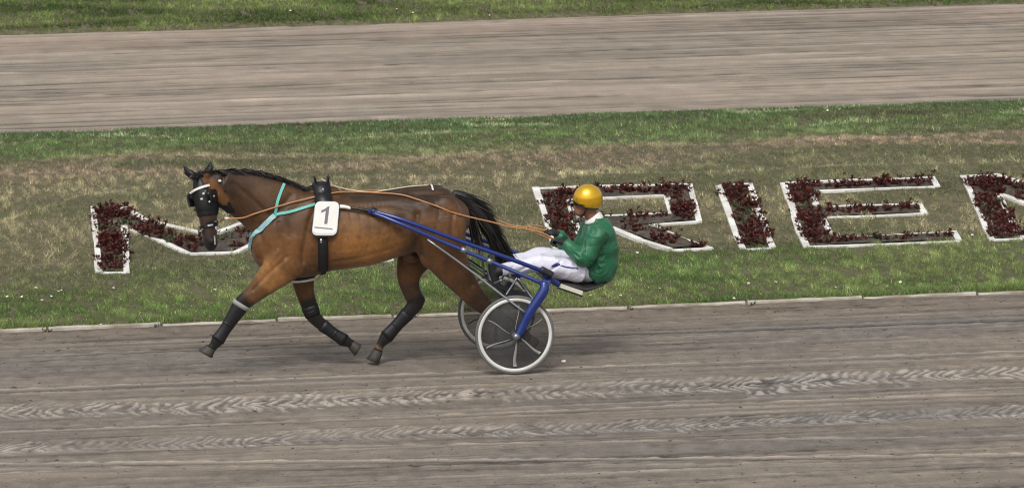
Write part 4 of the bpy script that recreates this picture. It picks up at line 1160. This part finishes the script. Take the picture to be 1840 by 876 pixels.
# ------------------------------------------------------------------ driver
JACKET = material('green_jacket', s2l(28, 100, 66), .48, .1, 9, .2, 22, sheen=.1)
TROUSER = material('white_trousers', s2l(222, 222, 236), .6, .06, 9, .15, 40)
GOLD = material('gold_helmet', s2l(240, 188, 38), .22, .05, 8, metal=.6, coat=.6, spec=.6)
SKIN = material('skin', s2l(134, 92, 72), .55, .08, 20)
GLOVE = material('black_glove', s2l(34, 36, 38), .6, .25, 30, .3, 120)
COLLAR = material('white_collar', s2l(232, 230, 228), .65, .06, 15)
NAVY = material('navy_print', s2l(58, 66, 128), .6, .1, 20)
GOGGLE = material('dark_goggle', s2l(24, 22, 24), .2, .1, 20)
BALA = material('dark_balaclava', s2l(46, 38, 36), .8, .15, 30, .2, 100)
BOOTD = material('driver_boot', s2l(40, 40, 42), .5, .2, 20, .1, 60)
person = empty('person', hp(1068, 500, 0), 'driver in green jacket, white trousers and gold helmet seated on the sulky holding reins', 'person')
SHN, ELN, WRN = hp(1078, 412, -.19), hp(1050, 466, -.25), hp(1016, 437, -.13)
SHF, ELF, WRF = hp(1064, 408, .19), hp(1032, 462, .25), hp(1003, 421, .10)
HIPN, KNN, ANN = hp(1046, 487, -.10), hp(966, 474, -.16), hp(900, 485, -.20)
HIPF, KNF, ANF = hp(1044, 478, .10), hp(975, 458, .15), hp(912, 470, .19)
tors = [(1060, 494, .17, .13), (1074, 480, .185, .165), (1077, 460, .18, .165), (1077, 436, .195, .165), (1073, 414, .20, .14), (1069, 399, .15, .10)]
def limb(a, b, c, r0, r1, r2, r3=None, g=0.):
    return loft([(a, r0 + g, r0 + g), (a * .5 + b * .5, (r0 + r1) / 2 + g, (r0 + r1) / 2 + g), (b, r1 + g, r1 + g), (b * .5 + c * .5, (r1 + r2) / 2 + g, (r1 + r2) / 2 + g), (c, r2 + g, r2 + g)], n=16, k=3)
# the body under the clothes: one continuous figure
head_c = hp(1053, 364, 0)
body = [loft([(hp(x, y, 0), a * .74, b * .74) for x, y, a, b in tors], n=20, k=3), limb(SHN + (0, .03, -.03), ELN, WRN, .045, .04, .03), limb(SHF + (0, -.03, -.03), ELF, WRF, .045, .04, .03),
        limb(HIPN, KNN, ANN, .07, .05, .036), limb(HIPF, KNF, ANF, .07, .05, .036),
        loft([(hp(1069, 404, 0), .055, .055), (hp(1062, 387, 0), .05, .055), (head_c, .06, .07)], n=14, k=3),
        ellipsoid(head_c, (.098, .074, .115)), ellipsoid(hp(1042, 380, 0), (.05, .045, .045)), ellipsoid(hp(1033, 373, 0), (.018, .013, .020))]
for s in (-1, 1): body.append(ellipsoid(head_c + np.array([.015, s * .076, -.01]), (.022, .01, .032)))
V, F, N = remesh(body, .011, 3); mesh_obj('body', V, F, SKIN, person)
def cloth(name, shells, mat, vox=.009, sm=5, wr=.006, seed=1, freq=22, waves=()):
    V, F, N = remesh(shells, vox, sm); R_ = np.random.default_rng(seed); d = np.zeros(len(V))
    for _ in range(14):
        k = R_.normal(0, freq, 3) * np.array([1, .6, 1]); d += np.abs(np.cos(V @ k + R_.uniform(0, 6.28))) - .63
    d = wr * d / math.sqrt(14) * 2
    for _ in range(4):            # sharp folds
        k = R_.normal(0, 1, 3) * np.array([1, .5, 1]); k *= freq * 1.5 / np.linalg.norm(k); wpd = 1.2 * np.cos(V @ R_.normal(0, 9, 3)); msk = np.clip(np.cos(V @ R_.normal(0, 11, 3) + R_.uniform(0, 6)), 0, 1)
        d += wr * 1.6 * msk * (1 - np.abs(np.sin(V @ k + wpd))) ** 3
    for (p, q, amp, wid) in waves:        # crease lines
        p, q = np.array(p), np.array(q); t = np.clip(((V - p) @ (q - p)) / ((q - p) @ (q - p)), 0, 1); dd = np.linalg.norm(V - (p + t[:, None] * (q - p)), axis=1)
        d -= amp * (2.1 * np.exp(-(dd / wid) ** 2) - .9 * np.exp(-(dd / (2.4 * wid)) ** 2))
    return mesh_obj(name, V + N * d[:, None], F, mat, person)
jk = [loft([(hp(x, y, 0), a, b) for x, y, a, b in tors], n=22, k=4, cap=.1), limb(SHN, ELN, WRN, .088, .078, .054), limb(SHF, ELF, WRF, .088, .078, .054),
      loft([(hp(1072, 404, 0), .12, .09), (hp(1066, 392, 0), .07, .07)], n=18, k=2, cap=.05), ellipsoid(hp(1092, 452, 0), (.07, .16, .16)), ellipsoid(hp(1083, 488, 0), (.10, .165, .07))]
cr = [(hp(1058, 425, -.22), hp(1046, 452, -.3), .014, .012), (hp(1104, 440, -.12), hp(1072, 466, -.2), .014, .014), (hp(1072, 470, -.2), hp(1050, 482, -.2), .012, .012), (hp(1098, 472, -.12), hp(1068, 488, -.2), .012, .012),
      (hp(1070, 478, -.2), hp(1094, 490, -.1), .010, .012), (hp(1034, 455, -.2), hp(1042, 468, -.24), .010, .010), (hp(1075, 432, -.27), hp(1062, 458, -.3), .010, .012), (hp(1092, 410, -.12), hp(1085, 440, -.2), .008, .014),
      (hp(1060, 402, -.1), hp(1052, 432, -.16), .012, .012), (hp(1046, 446, -.3), hp(1064, 470, -.3), .012, .010), (hp(1040, 462, -.3), hp(1022, 446, -.2), .008, .010), (hp(1028, 440, -.16), hp(1036, 456, -.2), .008, .008), (hp(1108, 456, 0), hp(1080, 474, -.19), .012, .012), (hp(1100, 425, -.1), hp(1066, 436, -.28), .010, .011), (hp(1056, 474, -.2), hp(1052, 496, -.2), .010, .010)]
cloth('jacket', jk, JACKET, vox=.008, sm=4, wr=.006, seed=3, freq=12, waves=cr)
th = lambda h, k_, a: loft([(h, .105, .10), (h * .5 + k_ * .5, .098, .092), (k_, .078, .075), (k_ * .5 + a * .5, .068, .062), (a, .056, .052)], n=18, k=4, cap=.2)
tr = [th(HIPN, KNN, ANN), th(HIPF, KNF, ANF), ellipsoid(hp(1056, 486, 0), (.12, .17, .09))]
cloth('trousers', tr, TROUSER, wr=.005, seed=5, freq=14, waves=[(hp(990, 478, -.3), hp(960, 484, -.3), .012, .012), (hp(1010, 466, -.2), hp(985, 492, -.25), .010, .014), (hp(950, 478, -.24), hp(925, 490, -.26), .010, .012), (hp(975, 462, -.2), hp(1000, 470, -.2), .012, .010), (hp(1030, 474, -.2), hp(1046, 492, -.2), .010, .010), (hp(1012, 488, -.24), hp(1040, 484, -.22), .008, .010), (hp(935, 470, -.2), hp(915, 484, -.26), .008, .010), (hp(985, 446, .1), hp(980, 462, .1), .010, .010)])
# navy logo and stripe on the near thigh: thin patch following the cloth
tb = BVHTree.FromPolygons([tuple(v.co) for v in person.children[-1].data.vertices], [tuple(p.vertices) for p in person.children[-1].data.polygons])
def thigh_pt(x, y):
    loc, n, i, d = tb.ray_cast(Vector(CAM), Vector(ray(x, y)).normalized()); return (np.array(loc) + np.array(n) * .004, np.array(n)) if loc else None
for nm, px, w in (('trouser_logo', [(991, 478), (997, 476), (1003, 475), (1006, 475)], np.array([.012, .04, .035, .015])), ('trouser_stripe', [(1004, 476), (1015, 479), (1028, 481), (1039, 482)], np.array([.012] * 4))):
    hh = [thigh_pt(*p) for p in px]
    if all(h is not None for h in hh):
        V, F = ribbon([h[0] for h in hh], [h[1] for h in hh], w, .003); mesh_obj(nm, V, fix_orient(V, F), NAVY, person, False)
# collar, helmet, goggles
cc = hp(1064, 388, 0); V, F = loft([(hp(1068, 396, 0), .088, .09), (hp(1066, 391, 0), .080, .083), (hp(1064, 388, 0), .070, .076)], n=20, k=2, cap=.05); mesh_obj('collar', V, fix_orient(V, F), COLLAR, person)
hc = hp(1056.5, 356.5, 0); V = []; F = []; n, m = 36, 18
for i in range(m + 1):
    for j in range(n):
        az = 2 * math.pi * j / n; fr = -math.cos(az)          # +1 towards the face (-x)
        low = math.radians(128 - 30 * max(fr, 0) ** 1.5 + 8 * max(-fr, 0))
        p = low * i / m
        V.append(hc + np.array([.131 * math.sin(p) * math.cos(az), .112 * math.sin(p) * math.sin(az), .128 * math.cos(p)]))
F = [(i * n + j, (i + 1) * n + j, (i + 1) * n + (j + 1) % n, i * n + (j + 1) % n) for i in range(m) for j in range(n)]
hel = mesh_obj('helmet', V, F, GOLD, person); md = hel.modifiers.new('t', 'SOLIDIFY'); md.thickness = .012; md.offset = -1
rimp = [np.array(V[m * n + j]) for j in range(n)] + [np.array(V[m * n])]
v2, f2_ = loft([(p, .006, .006) for p in rimp], n=6, k=1); adopt(mesh_obj('helmet_trim', v2, fix_orient(v2, f2_), LEATHER), hel)
pk = [hc + np.array([-.122 - .03 * math.cos(t), .075 * math.sin(t) * 1.2, -.002 - .012 * math.cos(t)]) for t in np.linspace(-1.2, 1.2, 9)]
gp = [head_c + np.array([-.095 * math.cos(t), .082 * math.sin(t), .012]) for t in np.linspace(-1.5, 1.5, 13)]
V, F = ribbon(gp, [(p - head_c) / np.linalg.norm(p - head_c) for p in gp], .055, .016); mesh_obj('goggles', V, fix_orient(V, F), GOGGLE, person)
V, F = tube([head_c + np.array([-.01, -.085, -.03]), head_c + np.array([-.03, -.07, -.09]), head_c + np.array([-.05, 0, -.122]), head_c + np.array([-.03, .07, -.09]), head_c + np.array([-.01, .085, -.03])], .008, 6, 4)
mesh_obj('chin_strap', V, fix_orient(V, F), LEATHER, person)
# hands: palm, four curled fingers, thumb
def hand(name, w, h, s):
    d = h - w; L = np.linalg.norm(d); d /= L; side = np.array([0, 1., 0]); side -= d * (side @ d); side /= np.linalg.norm(side); dn = np.cross(d, side); dn = dn if dn[2] < 0 else -dn
    sh = [loft([(w, .036, .034), (w + d * .03, .038, .032), (w + d * .07, .045, .026), (h, .042, .02)], n=14, lateral=side, k=3)]
    for i, (o, ln) in enumerate(((-.034, .9), (-.011, 1.05), (.012, 1.), (.034, .8))):
        b = h + side * o
        pts = [b - d * .01, b + d * .028 * ln + dn * .006, b + d * .034 * ln + dn * .034, b + d * .008 + dn * .05 * ln, b - d * .018 * ln + dn * .042]
        sh.append(loft([(p, .0105, .0105) for p in pts], n=8, k=3, lateral=side))
    b = w + d * .035 - side * .038 * s
    sh.append(loft([(b, .014, .014), (b + d * .03 - side * .016 * s + dn * .01, .0125, .0125), (h + d * .012 - side * .034 * s + dn * .026, .011, .011), (h + d * .026 - side * .01 * s + dn * .036, .009, .009)], n=8, k=3, lateral=dn))
    V, F, N = remesh(sh, .005, 2); return mesh_obj(name, V, F, GLOVE, person)
hand('glove', WRN, WRN + (HANDN - WRN) * .98, -1); hand('glove', WRF, WRF + (HANDF - WRF) * .98, 1)
def boot(an, knee, Y, heel, toe):
    H, T = hp(*heel, Y), hp(*toe, Y); t = (T - H) / np.linalg.norm(T - H)
    sh = [loft([(an + (knee - an) * .12, .054, .05), (an, .05, .048), (H + t * .07, .046, .05)], n=14, k=3), loft([(H - t * .005, .036, .034), (H + t * .07, .042, .046), (H + t * .16, .047, .034), (T, .036, .02)], n=14, k=4)]
    V, F, N = remesh(sh, .008, 3); mesh_obj('boot', V, F, BOOTD, person)
boot(ANN, KNN, -.20, (890, 503), (880, 458)); boot(ANF, KNF, .19, (902, 488), (893, 444))

# ------------------------------------------------------------------ small things on the ground
CLOD = material('soil_clod', rough=.95, var=.2, vscale=40, attr=True, spec=.2)
def clods(n):
    R_ = np.random.default_rng(91); V = []; F = []; C = []
    base = np.array(s2l(112, 104, 94)); k = 0
    while k < n:
        x = R_.uniform(-6, 6.5); y = R_.uniform(-6.8, 2.28); edge = y > 1.75
        if not edge and R_.random() < .45: continue
        r = R_.uniform(.003, .008) * (1.8 if R_.random() < .05 else 1); z = tz(x, y) + r * .3
        o = len(V); sx = R_.uniform(1, 2.2)
        V += [(x + r * sx, y, z), (x, y + r, z), (x - r * sx, y, z), (x, y - r, z), (x + R_.normal(0, r * .3), y, z + r * R_.uniform(.6, 1)), (x, y, z - r)]
        F += [(o, o + 1, o + 4), (o + 1, o + 2, o + 4), (o + 2, o + 3, o + 4), (o + 3, o, o + 4), (o + 1, o, o + 5), (o + 2, o + 1, o + 5), (o + 3, o + 2, o + 5), (o, o + 3, o + 5)]
        C += [base * R_.choice([.6, .75, .9, 1.1, 1.3])] * 6; k += 1
    tag(mesh_obj('soil_crumbs', np.array(V), np.array(F), CLOD, smooth=False, cols=np.array(C)), 'small crumbs of soil scattered over the near dirt track', 'soil', kind='stuff')
clods(2200)
p = on_ground(1013, 671); V, F = ellipsoid((p[0], p[1], tz(p[0], p[1]) + .008), (.022, .018, .014), n=9, m=6)
V = V + np.random.default_rng(3).normal(0, .002, V.shape); tag(mesh_obj('pebble', V, fix_orient(V, F), PLATEW), 'single white pebble on the track to the right of the near wheel', 'pebble')
# daisies
PETAL = material('daisy_petal', s2l(238, 238, 230), .6, .05, 20); EYE = material('daisy_eye', s2l(214, 178, 60), .6, .1, 20); STEM = material('daisy_stem', s2l(88, 112, 56), .6, .1, 20)
def daisy_meshes():
    V = []; F = []
    for k in range(12):
        a = 2 * math.pi * k / 12; c, s_ = math.cos(a), math.sin(a); o = len(V)
        V += [(c * .004 - s_ * .002, s_ * .004 + c * .002, .055), (c * .004 + s_ * .002, s_ * .004 - c * .002, .055), (c * .017 + s_ * .0035, s_ * .017 - c * .0035, .058), (c * .019, s_ * .019, .059), (c * .017 - s_ * .0035, s_ * .017 + c * .0035, .058)]
        F.append((o, o + 1, o + 2, o + 3, o + 4))
    pet = mesh_data('petals', V, F, PETAL, False)
    v, f = ellipsoid((0, 0, .057), (.005, .005, .003), n=8, m=5); eye = mesh_data('flower_eye', v, fix_orient(v, f), EYE)
    v, f = tube([(0, 0, -.01), (.004, .002, .03), (0, 0, .055)], .0014, 5, 2); st = mesh_data('stem', v, fix_orient(v, f), STEM)
    return pet, eye, st
pet, eye, stm = daisy_meshes()
spots = [(15, 535), (64, 519), (92, 531), (75, 541), (104, 524), (112, 521), (43, 534), (203, 518), (384, 522), (171, 588), (181, 583), (1184, 519), (1346, 509), (1392, 509), (1316, 536), (1113, 532), (1060, 532), (1143, 455), (1500, 516), (1620, 508), (1747, 423), (742, 573), (713, 16), (741, 22), (880, 26), (524, 19), (1487, 198), (1510, 197)]
for x, y in spots:
    w = on_ground(x, y + 5); far = w[1] > 24; bk = 5.4 < w[1] < 24
    lab = 'tiny white daisy in the grass beyond the far track' if far else ('tiny white daisy in the grass of the bank' if bk else 'tiny white daisy in the green verge above the kerb')
    r_ = empty('daisy', (w[0], w[1], float(gz(w[0], w[1]))), lab, 'daisy', 'daisies ' + lab.split(' in ')[1])
    sc = random.uniform(.55, .85); r_.scale = (sc, sc, sc); r_.rotation_euler = (random.uniform(.15, .6), 0, random.uniform(-1, 1))
    for nm, me in (('petals', pet), ('flower_eye', eye), ('stem', stm)):
        o = bpy.data.objects.new(nm, me); COL.objects.link(o); o.parent = r_
# weeds rooted along the kerb
for i, (x, y) in enumerate(((84, 597), (283, 590), (1128, 556), (1352, 553), (742, 574))):
    w = on_ground(x, y); o = link_mesh('weed_plant', GREEN[i % 3]); o.location = (w[0], 2.27, .0); o.scale = (.5, .3, .4); o.rotation_euler = (0, 0, i * 1.3)
    tag(o, 'green weed growing through a joint of the pale kerb slabs', 'weed', 'weeds along the kerb')
